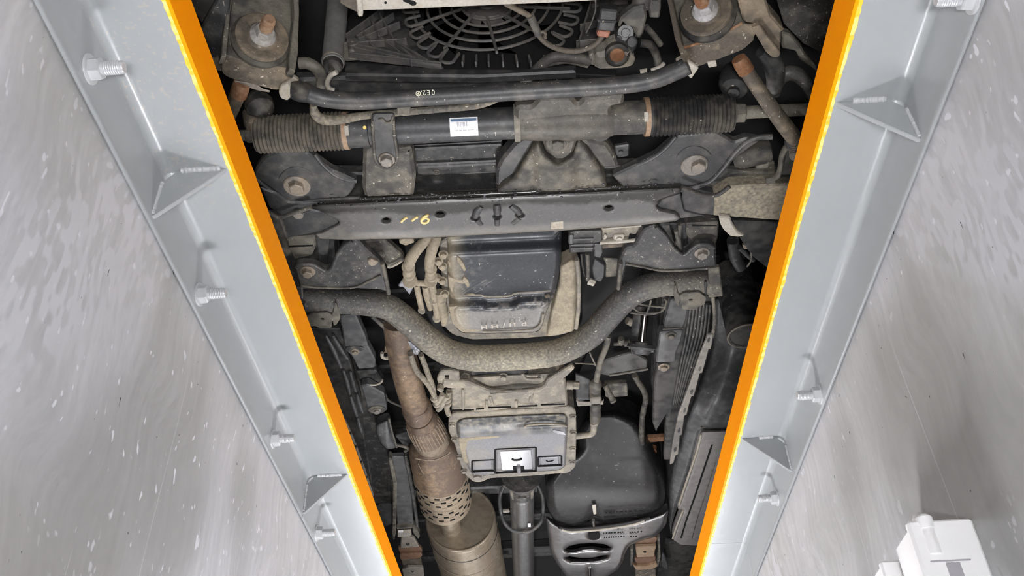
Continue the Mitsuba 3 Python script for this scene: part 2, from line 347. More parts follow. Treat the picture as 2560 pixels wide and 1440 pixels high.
mat('rust', grime((.17, .080, .040), (.29, .20, .13), .7, fine=90), .8, spec=.2)
mat('rubber', grime((.020, .020, .020), TAN2, .28, speck=.03), .6, spec=.3)
mat('boot_dusty', grime((.040, .038, .036), (.19, .165, .125), .75, lo=.28, hi=.70), .6, spec=.3)
mat('plastic_black', grime((.023, .023, .024), (.11, .105, .095), .5, speck=.04, grain=.2), .42, spec=.45)
mat('plastic_grey', grime((.056, .057, .058), (.14, .14, .14), .5, speck=.03, grain=.2), .40, spec=.45)
mat('deep_black', (.014, .014, .0145), .7, spec=.2)
mat('cast_alu', grime((.17, .158, .135), (.30, .265, .205), .9, speck=.05), .6, spec=.35)
mat('dust_cake', grime((.235, .205, .155), (.33, .285, .21), .9, fine=80, lo=.3, hi=.75), .85, spec=.15)
_yo = float(P(1250, 768, .235)[1]); _xo = float(P(1140, 740, .25)[0])
def _sump(p, n, uv):   # blue-black paint, stone-chip scratches, an even grey dust film on the rear step and mud creeping in from the left
    a = fbm(p.x * 7, p.y * 7, p.z * 7, 3); b = fbm(p.x * 100, p.y * 100, p.z * 100, 2); s = noise(p.x * 240 + 9, p.y * 240, p.z * 240); g = noise(p.x * 320, p.y * 320, p.z * 320)
    c = mix((.027, .030, .035), (.27, .25, .22), smoothstep(.46, .74, b * .7 + a * .3) * smoothstep(.40, .58, a) * .8)
    t_ = noise(p.x * 30 - p.y * 22, p.x * 210 + p.y * 280, 2.0); c = mix(c, (.26, .25, .24), smoothstep(.74, .84, t_) * smoothstep(.40, .62, a) * .7)
    c = mix(c, (.205, .195, .182), smoothstep(-.008, .012, p.y - _yo + (b - .5) * .03) * (.72 + .25 * a))
    c = mix(c, (.27, .235, .17), smoothstep(.035, -.01, p.x - _xo + (a - .5) * .10) * .8) * (.84 + .32 * g)
    return mix(c, (.55, .52, .46), smoothstep(.88, .93, s) * smoothstep(.4, .6, b) * .8)
mat('oil_pan', proc(_sump), .38, spec=.5)
_yt = float(P(1280, 1076, .285)[1])
def _tpan(p, n, uv):   # dark speckled dirt on the front slope, clean grey metal behind it
    a = fbm(p.x * 14, p.y * 14, p.z * 14, 3); b = fbm(p.x * 95, p.y * 95, p.z * 95, 2)
    k = smoothstep(.035, -.02, p.y - _yt + (a - .5) * .09)
    c = mix((.185, .185, .192), (.23, .22, .195), smoothstep(.5, .75, a) * .6); d = mix((.060, .065, .070), (.25, .23, .19), smoothstep(.35, .85, b * .6 + a * .4))
    return mix(c, d, k) * (.9 + .2 * noise(p.x * 300, p.y * 300, p.z * 300))
mat('pan_metal', proc(_tpan), .44, spec=.45, metal=.25)
mat('shield_metal', grime((.38, .375, .375), (.26, .25, .235), .6, grain=.15), .27, spec=.5, metal=.85)
mat('muffler_metal', grime((.31, .262, .20), (.22, .18, .128), .8, grain=.2), .36, spec=.5, metal=.45)
mat('exhaust', grime((.120, .086, .064), (.25, .175, .11), .8, fine=70, speck=.05), .6, spec=.4, metal=.2)
mat('shaft_metal', grime((.19, .19, .19), (.24, .235, .23), .5, grain=.2), .30, spec=.6, metal=.75)
mat('light_panel', grime((.22, .205, .198), (.28, .26, .245), .7, grain=.2), .45, spec=.4)
mat('bolt_metal', grime((.20, .185, .165), (.28, .225, .165), .8), .5, spec=.5, metal=.3)
mat('pale_tan', grime((.40, .375, .325), (.33, .285, .22), .8), .5, spec=.3)
mat('white_paper', (.86, .86, .88), .5)
mat('blue_print', (.10, .17, .28), .5)
mat('yellow_mark', (.80, .62, .18), .5)
mat('foil', grime((.42, .44, .50), (.45, .40, .32), .7), .35, metal=.5)
mat('chrome', (.62, .61, .58), .18, metal=1.0)
mat('red_clip', grime((.26, .11, .07), TAN, .5), .6)
mat('oil_drop', (.02, .021, .024), .03, spec=.9, coat=1.0)

# ---------------------------------------------------------------- the pit
XWL, XWR = -.597, .604; ZB = -.08; Y0, Y1 = .30, 5.2
def slab(x0, x1, y0, y1, z0, z1): return box(((x0 + x1) / 2, (y0 + y1) / 2, (z0 + z1) / 2), (x1 - x0, y1 - y0, z1 - z0), 0.0005)
struct('wall_left', slab(XWL - .2, XWL, -2.0, 7.6, -1.8, -.02), 'concrete', 'grey painted concrete pit wall on the left, scraped and patched')
struct('wall_right', slab(XWR, XWR + .2, -2.0, 7.6, -1.8, -.02), 'concrete', 'grey painted concrete pit wall on the right, behind the white box')
struct('wall_back', slab(XWL - .2, XWR + .2, 7.6, 7.8, -1.8, -.02), 'concrete_floor')
struct('wall_front', slab(XWL - .2, XWR + .2, -2.2, -2.0, -1.8, -.02), 'concrete_floor')
struct('floor', slab(XWL - .2, XWR + .2, -2.2, 7.8, -1.9, -1.8), 'concrete_floor')
def prism_y(prof, y0, y1, ny=2):
    """x-z outline drawn out along y"""
    q = np.array(prof, float)
    if area2(q) < 0: q = q[::-1]
    return plate3([(x, y0, z) for x, z in q], (0, 1, 0), y1 - y0, 0)
def arc(cx, cz, r, a0, a1, n=8):
    a = np.radians(np.linspace(a0, a1, n)); return [(cx + r * math.cos(t), cz + r * math.sin(t)) for t in a]
def beam(side, lab):
    s = side; xw = XWL if s < 0 else XWR; xl = -.479 if s < 0 else .485
    k = thing('pit_edge_beam', lab, 'steel beam', None)
    X = lambda d: xw - s * d                 # d metres out from the wall
    dl = abs(xl - xw); zt = -.188
    toe = [(X(.0035), zt), (X(.006), zt - .001), (X(.008), zt + .001), (X(.0095), zt + .006)]
    fil = [(X(.0095 + .016 * (1 - math.cos(t))), ZB - .016 + .016 * math.sin(t)) for t in np.linspace(0, math.pi / 2, 9)]
    prof = toe + fil + [(X(dl - .004), ZB), (X(dl - .001), ZB + .001), (X(dl), ZB + .004), (X(dl), ZB + .010), (X(.0035), ZB + .010)]
    cuts = [Y0, 2.604, Y1] if s > 0 else [Y0, 2.07, Y1]
    for a, b_ in zip(cuts[:-1], cuts[1:]):
        put(k, 'angle_iron', prism_y(prof, a + .0006, b_ - .0006), 'beam_paint', smooth=30)
    put(k, 'safety_strip', prism_y([(X(dl + .0004), ZB - .0), (X(dl + .006), ZB - .0), (X(dl + .006), -.006), (X(dl + .0004), -.006)], Y0, Y1), 'orange', 'orange painted strip facing the opening')
    ys = np.linspace(Y0, 3.4, 420); rs = np.random.RandomState(3 if s < 0 else 4)
    w = .0030 + .0032 * meshkit.fbm(np.stack([ys * 26, ys * 0, ys * 0], 1), 3) + rs.normal(0, .0006, len(ys))
    V, Fc = [], []
    for y, ww in zip(ys, w):
        V += [(X(dl + .0005), y, ZB - .0007), (X(dl - ww), y, ZB - .0007), (X(dl - ww - .001), y, ZB + .0003), (X(dl + .0005), y, ZB + .0003)]
    for i in range(len(ys) - 1):
        for j in range(4):
            a, b2 = i * 4 + j, i * 4 + (j + 1) % 4; Fc += [(a, b2, b2 + 4), (a, b2 + 4, a + 4)] if s < 0 else [(a, b2 + 4, b2), (a, a + 4, b2 + 4)]
    put(k, 'paint_edge', TM(V, Fc), 'pale_yellow', 'ragged pale yellow paint edge', smooth=False)
    return k, X, dl
def gusset(k, X, dl, y, seed, weldlen=1.0, h=.094):
    t = .008
    pts = [(X(.030), y, ZB), (X(dl - .008), y, ZB), (X(dl - .012), y, ZB - .006), (X(.0135), y, ZB - h), (X(.0095), y, ZB - h), (X(.0095), y, ZB - .024), (X(.018), y, ZB - .013)]
    put(k, 'gusset_plate', plate3(pts, (0, 1, 0), t, .0012), 'beam_paint', 'welded triangular stiffener plate', smooth=25)
    rs = np.random.RandomState(seed)
    def bead(a, b_, r):
        n = 70; u = np.linspace(0, 1, n)[:, None]; p = np.array(a) * (1 - u) + np.array(b_) * u
        rr = r * (.75 + .5 * meshkit.fbm(np.stack([u[:, 0] * 26, u[:, 0] * 0 + seed, u[:, 0] * 0], 1), 2)); return sweep(p, rr, 9)
    put(k, 'weld_bead', cat(bead((X(.036), y - .001, ZB - .001), (X(.036 + (dl - .05) * weldlen), y - .001, ZB - .001), .0052), bead((X(.0105), y - .001, ZB - .026), (X(.0105), y - .001, ZB - h + .004), .0034)), 'weld', 'lumpy white painted weld', smooth=60)
def anchor(k, X, y, z, s):
    ax = np.array([-s, 0, 0.0]); p = np.array([X(.009), y, z])
    b_ = put(k, 'anchor_bolt', cat(lathe(p, ax, [(.012, .0092), (.046, .0092), (.0485, .0078)], 20), *[lathe(p, ax, [(.022 + i * .003, .0093), (.0232 + i * .003, .0099), (.0244 + i * .003, .0093)], 20) for i in range(7)]), 'zinc', 'galvanised anchor bolt with nut and washer')
    put(b_, 'washer', lathe(p, ax, [(-.0005, .0215), (.0025, .0215), (.0032, .0205)], 30), 'zinc')
    put(b_, 'nut', hexm(p + ax * .003, ax, .0165, .0145), 'zinc', smooth=20)
kl, Xl, dll = beam(-1, 'grey painted angle iron beam with orange edge strip along the left side of the pit')
for i, y in enumerate((1.016, 2.066, 3.1)): gusset(kl, Xl, dll, y, 11 + i, (.97, .9, .9)[i], .1)
for y, z in ((.757, -.150), (1.240, -.158), (1.757, -.152), (2.215, -.166)): anchor(kl, Xl, y, z, -1)
kr, Xr, dlr = beam(1, 'grey painted angle iron beam with orange edge strip along the right side of the pit')
for i, y in enumerate((.952, 1.988, 3.05)): gusset(kr, Xr, dlr, y, 21 + i, (.75, .5, .6)[i])
for y, z in ((1.668, -.166), (2.172, -.152), (.716, -.168)): anchor(kr, Xr, y, z, 1)

# white boxes on the right wall
def wallbox(x0, y0, y1, z0, z1, b=.006): return box(((x0 + XWR) / 2, (y0 + y1) / 2, (z0 + z1) / 2), (XWR - x0, y1 - y0, z1 - z0), b)
kb = thing('junction_box', 'white plastic junction box with a rounded latch fixed on the right pit wall', 'electrical box')
_f = PX(2430, 1293, XWR); yb, zb = _f[1], _f[2]; xi = PY(2268, 1308, yb)[0]
put(kb, 'body', wallbox(xi + .004, yb + .012, yb + .085, zb - .28, zb - .003), 'white_plastic')
put(kb, 'lid', wallbox(xi, yb, yb + .013, zb - .29, zb), 'white_plastic')
_c = PY(2320, 1300, yb); put(kb, 'latch', cat(sweep([( _c[0] - .004, yb + .006, zb - .05), (_c[0] - .004, yb + .006, zb + .002), (_c[0] - .004, yb + .020, zb + .008)], .0105, 16), lathe((_c[0] - .004, yb + .006, zb - .012), (0, -.1, 1), [(0, .012), (.016, .012), (.020, .008), (.021, .002)], 20)), 'white_plastic')
_q = PY(2387, 1423, yb); put(kb, 'label', box((_q[0], yb - .0008, _q[2] - .004), (.019, .003, .026), .0006), 'grey_label', 'small grey square window')
put(kb, 'cover_seam', cat(box((_q[0] - .002, yb - .0006, _q[2] + .012), (.055, .0028, .002), .0005)), 'grey_label')
_g = PX(2500, 1500, XWR)
kb2 = thing('junction_box', 'smaller white box behind and left of the white junction box with the latch', 'electrical box')
_h = PY(2204, 1402, yb + .10); put(kb2, 'body', box(((_h[0] + .545) / 2 + .03, yb + .16, _h[2] - .14), (.545 - _h[0] + .06, .12, .28), .005), 'white_plastic')
put(kb2, 'lid', box(((_h[0] + .545) / 2 + .03, yb + .105, _h[2] - .15), (.545 - _h[0] + .066, .012, .30), .003), 'white_plastic')

# lamps that light the pit
LTEXT = ('compact floodlight lying in the middle of the pit floor', 'slim tube lamp on the left of the pit floor, middle of the pit', 'slim tube lamp on the right of the pit floor, middle of the pit',
         'slim tube lamp on the left of the pit floor, far end', 'slim tube lamp on the right of the pit floor, far end', 'compact floodlight lying on the pit floor below the front of the vehicle')
for (x, y, z, w, lx, ly), tx in zip(LAMPS, LTEXT):
    k = thing('pit_lamp', tx, 'lamp')
    put(k, 'housing', box((x, y, z - .02), (lx + .03, ly + .04, .03), .004), 'white_plastic')
    a = mikit.ply(TM([(x - lx / 2, y - ly / 2, z), (x + lx / 2, y - ly / 2, z), (x + lx / 2, y + ly / 2, z), (x - lx / 2, y + ly / 2, z)], [(0, 1, 2), (0, 2, 3)]), 'black', False)
    a['emitter'] = {'type': 'area', 'radiance': {'type': 'rgb', 'value': [w * 1.0, w * 1.0, w * 1.02]}}
    kk = key_for(f'{k}__light_panel'); scene[kk] = a

for x, y, z, w, L in WALL_LAMPS:
    s = -1 if x < 0 else 1
    k = thing('wall_lamp', 'tube lamp fixed to the %s pit wall farther back' % ('left' if s < 0 else 'right'), 'lamp')
    put(k, 'housing', box((x + s * .010, y, z - .02), (.018, L + .05, .10), .004), 'white_plastic')
    q = [(x - s * .001, y - L / 2, z - .025), (x - s * .001, y + L / 2, z - .025), (x - s * .012, y + L / 2, z + .02), (x - s * .012, y - L / 2, z + .02)]
    q = [(x - s * .012, y - L / 2, z - .02), (x - s * .012, y + L / 2, z - .02), (x - s * .002, y + L / 2, z + .025), (x - s * .002, y - L / 2, z + .025)]
    m_ = TM(q, [(0, 1, 2), (0, 2, 3)])
    if m_.face_normals[0][0] * s > 0: m_.invert()
    a = mikit.ply(m_, 'black', False); a['emitter'] = {'type': 'area', 'radiance': {'type': 'rgb', 'value': [w, w, w * 1.02]}}
    kk = key_for(f'{k}__light_panel'); scene[kk] = a
# ================================================================ the vehicle: body and frame behind everything
k = thing('body_floor', 'dark underside of the vehicle body, above and behind all the machinery', 'vehicle floor')
put(k, 'panel', box((0, 2.7, .72), (1.9, 4.2, .02), .004), 'deep_black')
put(k, 'firewall', box((0, .62, .50), (1.9, .02, .44), .004), 'deep_black')
for i, y in enumerate(np.arange(2.3, 4.7, .42)): put(k, 'floor_rib', box((0, y, .70), (1.3, .05, .04), .008), 'plastic_black')
for s in (-1, 1): put(k, 'side_skirt', box((s * .93, 2.7, .45), (.02, 4.2, .52), .004), 'deep_black')
# frame rails
for s, pts, lab in ((-1, [(690, 590), (735, 560), (830, 560), (852, 800), (868, 900), (940, 1040), (985, 1170), (1010, 1260), (930, 1260), (905, 1200), (790, 900), (745, 760)], 'dark ladder-frame side rail behind the left orange strip'),
                    (1, [(1650, 560), (1790, 555), (1790, 700), (1765, 850), (1700, 1010), (1636, 1010), (1640, 900), (1655, 760)], 'dark ladder-frame side rail near the right orange strip')):
    k = thing('frame_rail', lab, 'frame rail'); put(k, 'channel', plate(pts, .40, .10, .006), 'dark_metal')

# ---------------------------------------------------------------- radiator fan behind the front beam
YF = 1.135
def F2(x, y, d=0.0): return PY(x, y, YF - d)
k = thing('cooling_fan', 'black radiator fan shroud with lattice arms and a ringed guard, below the pale front beam', 'radiator fan')
bk = [F2(x, y, -.035) for x, y in ((846, 182), (858, 60), (930, -30), (1560, -40), (1540, 190), (1300, 178), (1120, 186))]
put(k, 'shroud_panel', plate3(bk, (0, 1, 0), .01, .002), 'deep_black')  # blacker than the ribs, recess shade put into the colour
fc = F2(1220, 10); fr = (.160, .131, .104, .079, .056)
def ringm(c, r, t, w, a0=0, a1=360, n=72):
    a = np.radians(np.linspace(a0, a1, n)); p = np.stack([c[0] + r * np.cos(a), a * 0 + c[1], c[2] + r * np.sin(a)], 1); return sweep(p, t, 8, sx=1, sy=w, cap=False)
for i, r in enumerate(fr): put(k, 'guard_ring', ringm(fc, r, .0032, 1.0), 'fan_lit_black')
put(k, 'hub', lathe(fc + np.array([0, .02, 0]), (0, -1, 0), [(0, .050), (.016, .050), (.02, .046), (.02, .02), (.024, .018)], 40), 'fan_lit_black')
for i in range(10):
    a = math.radians(i * 36 + 14); a2 = a + .16
    p0 = fc + np.array([.045 * math.cos(a), -.003, .045 * math.sin(a)]); p1 = fc + np.array([.178 * math.cos(a2), -.003, .178 * math.sin(a2)])
    put(k, 'guard_spoke', bar(p0, p1, .006, .007, .0015, (0, 1, 0)), 'fan_lit_black')
for i in range(7):
    a = math.radians(i * 360 / 7 + 5); V = []
    for t in np.linspace(0, 1, 6):
        r = .05 + .095 * t
        for q, yy in ((-.22, .0), (.22, .022)):
            b_ = a + q * (.7 + .5 * t) + .25 * t; V.append(fc + np.array([r * math.cos(b_), .008 + yy, r * math.sin(b_)]))
    V = np.array(V); Fc = []
    for j in range(5): Fc += [(2 * j, 2 * j + 1, 2 * j + 3), (2 * j, 2 * j + 3, 2 * j + 2)]
    n = len(V); V2 = V + np.array([0, .003, 0]); Fb = [(c_ + n, b2 + n, a2 + n) for a2, b2, c_ in Fc]
    rim = [0, 2, 4, 6, 8, 10, 11, 9, 7, 5, 3, 1]; Fr = []
    for q in range(12): A, B = rim[q], rim[(q + 1) % 12]; Fr += [(A, B, B + n), (A, B + n, A + n)]
    put(k, 'fan_blade', TM(np.vstack([V, V2]), Fc + Fb + Fr), 'plastic_black', smooth=40)
# scallops round the guard, open towards it
for cx, cy, rot in ((1018, 22, 10), (1026, 56, -12), (1040, 86, -24), (1060, 112, -36), (1086, 134, -52), (1118, 149, -66), (1440, 20, 190), (1432, 52, 204), (1416, 82, 216), (1394, 106, 228)):
    c = F2(cx, cy, .004); a = math.radians(rot); d = unit(fc - c); d[1] = 0; d = unit(d); s_ = np.cross(d, (0, 1, 0)); L = []
    for t in np.linspace(-1, 1, 11):
        th = t * math.pi / 2; L.append(c - d * .010 * math.cos(th) + s_ * .0145 * math.sin(th))
    L = [L[0] + d * .026] + L + [L[-1] + d * .026]
    put(k, 'scallop_rib', sweep(np.array(L), .0034, 8), 'fan_lit_black')
arm = put(k, 'shroud_arm', plate3([F2(x, y, -.012) for x, y in ((866, 93), (960, 24), (1010, 18), (1030, 96), (1090, 150), (1108, 166), (980, 152), (863, 136))], (0, 1, 0), .008, .002), 'plastic_black', 'triangular lattice arm')  # sheet darker than its ribs to paint the shaded recesses
piv = (882, 109)
def rib(par, a, b, w=.0042, h=.018): return put(par, 'rib', bar(F2(*a), F2(*b), w, h, .001, (0, 1, 0)), 'fan_lit_black')
for a, b in (((866, 94), (958, 27)), ((893, 97), (985, 40)), ((897, 104), (1000, 62)), ((898, 112), (1018, 104)), ((895, 118), (1032, 148)), ((885, 124), (1000, 150)), ((862, 137), (1104, 164)), ((928, 52), (950, 98)), ((950, 98), (1030, 158)), ((948, 38), (988, 108)), ((988, 108), (1070, 158)), ((905, 82), (925, 112)), ((925, 112), (960, 146))): rib(arm, a, b)
put(arm, 'pivot', lathe(F2(*piv, .004), (0, -1, 0), [(-.012, .0145), (.004, .0145), (.006, .0125), (.006, .004), (.008, .003)], 24), 'fan_lit_black')
arm2 = put(k, 'shroud_arm', plate3([F2(x, y, -.012) for x, y in ((1432, 140), (1470, 20), (1560, -20), (1600, 30), (1560, 150))], (0, 1, 0), .008, .002), 'plastic_black', 'lattice arm')
for a, b in (((1440, 136), (1478, 10)), ((1478, 10), (1570, 0)), ((1450, 70), (1560, 40)), ((1440, 110), (1560, 100)), ((1500, 6), (1500, 140)), ((1530, 0), (1540, 140))): rib(arm2, a, b)
for i, x in enumerate((1160, 1192, 1222, 1256, 1290, 1322, 1360)):
    put(k, 'lower_tab', bar(F2(x, 141 + abs(x - 1225) * .02), F2(x + (x - 1225) * .06, 162), .004, .014, .001, (0, 1, 0)), 'fan_lit_black')
put(k, 'lower_lip', plate3([F2(x, y, .012) for x, y in ((862, 152), (1110, 170), (1300, 172), (1440, 160), (1440, 178), (1200, 190), (862, 186))], (0, 1, 0), .02, .004), 'plastic_black')

# pale radiator support beam across the top edge
k = thing('radiator_support_beam', 'pale beige front support beam across the top of the picture', 'support beam')
put(k, 'beam', plate([(902, 20), (905, 28), (1000, 25), (1250, 14), (1400, 8), (1500, 2), (1620, -6), (1640, -60), (900, -50)], .27, .02, .003), 'pale_tan')
put(k, 'end_plate', plate([(846, -40), (848, 8), (870, 22), (892, 32), (902, 32), (906, -40)], .275, .012, .003), 'brown_metal', 'brown dirty end plate')
put(k, 'post', plate([(888, -20), (894, 38), (898, 43), (906, 42), (908, 34), (904, -20)], .262, .008, .002), 'pale_tan')
put(k, 'drain_slot', plate([(1006, -8), (1020, 0), (1034, 2), (1042, 8), (1038, 14), (1030, 15), (1022, 9), (1008, 4)], .2693, .001, .0003), 'black', 'dark toothed slot')
put(k, 'hole', plate(ell(964, 7, 3.5, 3), .2693, .001, .0002), 'black')

# receiver drier: upright grey cylinder left of the fan
b0 = P(832, 160, .34); 
k = thing('receiver_drier', 'upright grey cylindrical receiver drier between the left rod mount and the fan', 'cylinder')
put(k, 'body', lathe(b0, (-.045, 0, 1), [(0, .0215), (.001, .0225), (.30, .0225)], 36), 'drier_grey')
put(k, 'band', lathe(b0 + UP * .006, (0, 0, 1), [(0, .0230), (.001, .0238), (.006, .0238), (.007, .0230)], 36), 'bolt_metal')
put(k, 'end_cap', lathe(b0, (0, 0, -1), [(0, .0205), (.012, .0195), (.016, .016), (.017, .006), (.030, .006)], 30), 'rubber')
put(k, 'bracket', plate([(860, 108), (868, 107), (872, 145), (896, 148), (895, 151), (866, 154), (858, 148)], .33, .006, .001), 'dusty_metal')

# ---------------------------------------------------------------- strut-rod mounts
def rodmount(c, z, dx, dy, R_, lab, stud_len):
    n = toward(c[0], c[1], z, dx, dy, 33); o = P(*c, z); m = pxm(*c, z); r = R_ * m
    k = thing('strut_rod_bushing', lab, 'bushing')
    put(k, 'rubber', lathe(o, n, [(-.026, r * .9), (-.022, r * 1.08), (-.012, r * 1.11), (-.005, r * 1.0), (-.004, .01)], 44), 'rubber', 'black rubber ring')
    put(k, 'washer', lathe(o, n, [(-.004, r * .99), (-.001, r), (.002, r * .985), (.004, r * .90), (.0025, r * .60), (.006, r * .50), (.007, .012)], 48), 'brown_metal', 'dished brown washer')
    put(k, 'nut', cat(lathe(o, n, [(.005, .0245), (.009, .0245), (.014, .020), (.017, .0185)], 36), hexm(o + n * .012, n, .0190, .020, .3)), 'worn_nut', 'worn grey flange nut', smooth=40)
    put(k, 'stud', lathe(o, n, [(.028, .0128), (.030, .0128)] + [(.031 + i * .0022, .0122 + .0008 * (i % 2)) for i in range(int(stud_len / .0022))] + [(.033 + stud_len, .0115), (.036 + stud_len, .009)], 22), 'rust', 'rusty threaded rod end')
    return o, n
zb = .285
oL, nL = rodmount((655, 92), zb, .45, .9, 67, 'big dished washer, rubber and nut of the left strut rod, in its box bracket', .030)
k = thing('strut_rod_bracket', 'dirty box-shaped bracket holding the left strut rod bushing', 'bracket')
put(k, 'back_plate', plateN([(583, -20), (740, -20), (742, 32), (730, 176), (700, 174), (566, 138), (572, 60)], oL - nL * .042, nL, .005), 'dusty_metal')
put(k, 'side_flange', plateN([(734, -20), (747, -20), (748, 30), (745, 132), (738, 178), (724, 172), (722, 160), (736, 38)], oL - nL * .0, nL, .030), 'dusty_metal')
put(k, 'side_flange', plateN([(573, -20), (584, -20), (576, 30), (566, 140), (553, 142), (558, 90)], oL - nL * .0, nL, .030), 'dusty_metal')
put(k, 'bottom_plate', plate(rnd([(553, 150), (566, 140), (640, 160), (720, 172), (736, 178), (729, 205), (706, 223), (690, 227), (660, 219), (575, 197), (553, 184)], 12), .262, .006, .002), 'brown_metal')
put(k, 'ear', plate(rnd([(700, 216), (718, 206), (733, 193), (747, 204), (738, 232), (718, 253), (702, 247), (696, 232)], 5), .255, .012, .002), 'pale_tan', 'pale bent ear')
put(k, 'ear', plate(rnd([(527, 150), (550, 145), (554, 180), (540, 177)], 6), .270, .008, .002), 'brown_metal')
put(k, 'lower_lip', plate(rnd([(585, 202), (640, 210), (655, 222), (676, 228), (673, 232), (640, 226), (600, 212)], 3), .266, .003, .001), 'bolt_metal')
one('chassis_leg', plate([(500, 74), (552, -20), (574, -20), (566, 100), (553, 146), (530, 150), (517, 112)], .30, .03, .004), 'dark_metal', 'dark chassis leg between the left orange strip and the rod bracket', 'chassis part')
one('chassis_leg', plate([(455, -20), (556, -20), (532, 40), (522, 75), (505, 62)], .36, .02, .003), 'dusty_metal', 'dusty plate in the top left corner beside the orange strip', 'chassis part')
k = thing('strut_rod', 'dirty strut rod running down behind the left box bracket', 'suspension rod')
put(k, 'rod', tube([(595, 236), (583, 262), (566, 300)], [.272, .275, .280], .0155), 'brown_metal')
put(k, 'collar', tube([(606, 205), (601, 220), (596, 238)], [.271, .272, .273], [.0155, .0175, .0170], n=3), 'rust', 'rusty collar')

oR, nR = rodmount((1765, 30), zb, -.42, .9, 65, 'big dished washer, rubber and nut of the right strut rod, cut by the top edge', .030)
k = thing('strut_rod_bracket', 'rusty box-shaped bracket holding the right strut rod bushing', 'bracket')
put(k, 'back_plate', plateN([(1676, -30), (1842, -30), (1862, 56), (1790, 98), (1708, 122), (1698, 100)], oR - nR * .042, nR, .005), 'dusty_metal')
put(k, 'side_flange', plateN([(1664, -20), (1676, -20), (1704, 108), (1716, 126), (1703, 142), (1687, 96)], oR, nR, .030), 'brown_metal')
put(k, 'bottom_plate', plate(rnd([(1708, 122), (1790, 96), (1855, 60), (1897, 64), (1898, 76), (1885, 92), (1886, 101), (1872, 113), (1857, 126), (1800, 148), (1767, 160), (1740, 169), (1722, 156)], 9), .262, .006, .002), 'brown_metal')
put(k, 'ear', plate(rnd([(1689, 155), (1708, 143), (1748, 170), (1728, 199)], 5), .255, .012, .002), 'pale_tan', 'pale bent ear')
put(k, 'ear', plate(rnd([(1880, 70), (1900, 64), (1953, 135), (1947, 144), (1932, 145), (1915, 131)], 5), .252, .014, .002), 'brown_metal', 'rusty bent ear')
put(k, 'edge', tube([(1706, 121), (1790, 92), (1856, 57)], .259, .0028), 'rust')
one('chassis_leg', plate([(1838, -30), (1906, -30), (1928, 38), (1961, 76), (1954, 82), (1951, 136), (1900, 66), (1862, 58), (1856, 46)], .268, .05, .004), 'brown_metal', 'brown chassis leg beside the right rod bracket, under the top edge', 'chassis part')
k = thing('strut_rod', 'long rusty strut rod slanting down to the right orange strip', 'suspension rod')
put(k, 'rod', tube([(1862, 172), (1900, 228), (1945, 292), (1990, 350)], [.250, .232, .222, .222], [.0140, .0145, .0160, .0172]), 'brown_metal')
put(k, 'collar', tube([(1846, 146), (1855, 160), (1866, 178)], [.256, .253, .249], [.0140, .0165, .0165], n=3), 'rust', 'rusty collar')
put(k, 'eye', lathe(P(1987, 358, .214), unit(P(1987, 358, .214) - P(1980, 350, .28)), [(-.03, .019), (.0, .019), (.004, .016)], 26), 'dark_metal')
_e = P(1988, 372, .210); _ea = toward(1988, 372, .210, .05, -1, 55)
put(k, 'threaded_end', lathe(_e, _ea, [(-.012, .0125)] + [(i * .0025, .0115 + .001 * (i % 2)) for i in range(9)] + [(.024, .009)], 20), 'bolt_metal', 'round threaded end')
# lumps beside the rods
one('ball_joint_boot', lathe(P(1838, 205, .30), toward(1838, 205, .30, -.1, -1, 40), [(-.03, .030), (-.01, .034), (.01, .033), (.022, .026), (.026, .016), (.027, .012), (.034, .011)], 26), 'rubber', 'dark dusty bushing housing under the right rod bracket', 'bushing')
one('bushing_clip', plate(rnd([(1768, 156), (1790, 152), (1793, 166), (1772, 170)], 3), .258, .006, .001), 'pale_tan', 'small pale clip under the right rod bracket', 'clip')
one('ball_joint_boot', lathe(P(650, 268, .29), toward(650, 268, .29, .3, -1, 40), [(-.03, .022), (-.01, .030), (.006, .028), (.016, .018), (.02, .010)], 26), 'rubber', 'dark dusty bushing housing under the left rod bracket', 'bushing')
one('wishbone', tube([(1902, 128), (1926, 150), (1938, 180), (1935, 215), (1920, 238)], .30, [.013, .0185, .020, .017, .012]), 'dark_metal', 'thick dark curved arm right of the rusty strut rod', 'suspension arm')
one('wishbone', tube([(1938, 236), (1945, 205), (1965, 185), (1992, 186), (2014, 205), (2036, 240)], .31, [.010, .014, .0155, .0155, .014, .013]), 'dark_metal', 'dark arched arm between the curved arm and the right orange strip', 'suspension arm')
one('wishbone', plate(rnd([(1955, 80), (1975, 85), (2005, 120), (2012, 135), (2040, 165), (2044, 180), (2000, 150), (1990, 128), (1955, 122)], 6), .33, .02, .003), 'dusty_metal', 'dusty lumpy link beside the upper right orange strip', 'suspension arm')
one('wheel_arch_liner', plate([(1930, -40), (2110, -40), (2070, 140), (2010, 110), (1960, 60)], .50, .01, .002), 'dusty_metal', 'dim dusty inner panel in the top right corner', 'body panel')
one('spacer_sleeve', lathe(P(632, 300, .28), toward(632, 300, .28, .2, -1, 50), [(-.02, .018), (.01, .020), (.02, .016), (.024, .008)], 22), 'brown_metal', 'brown sleeve beside the left steering boot and orange strip', 'sleeve')

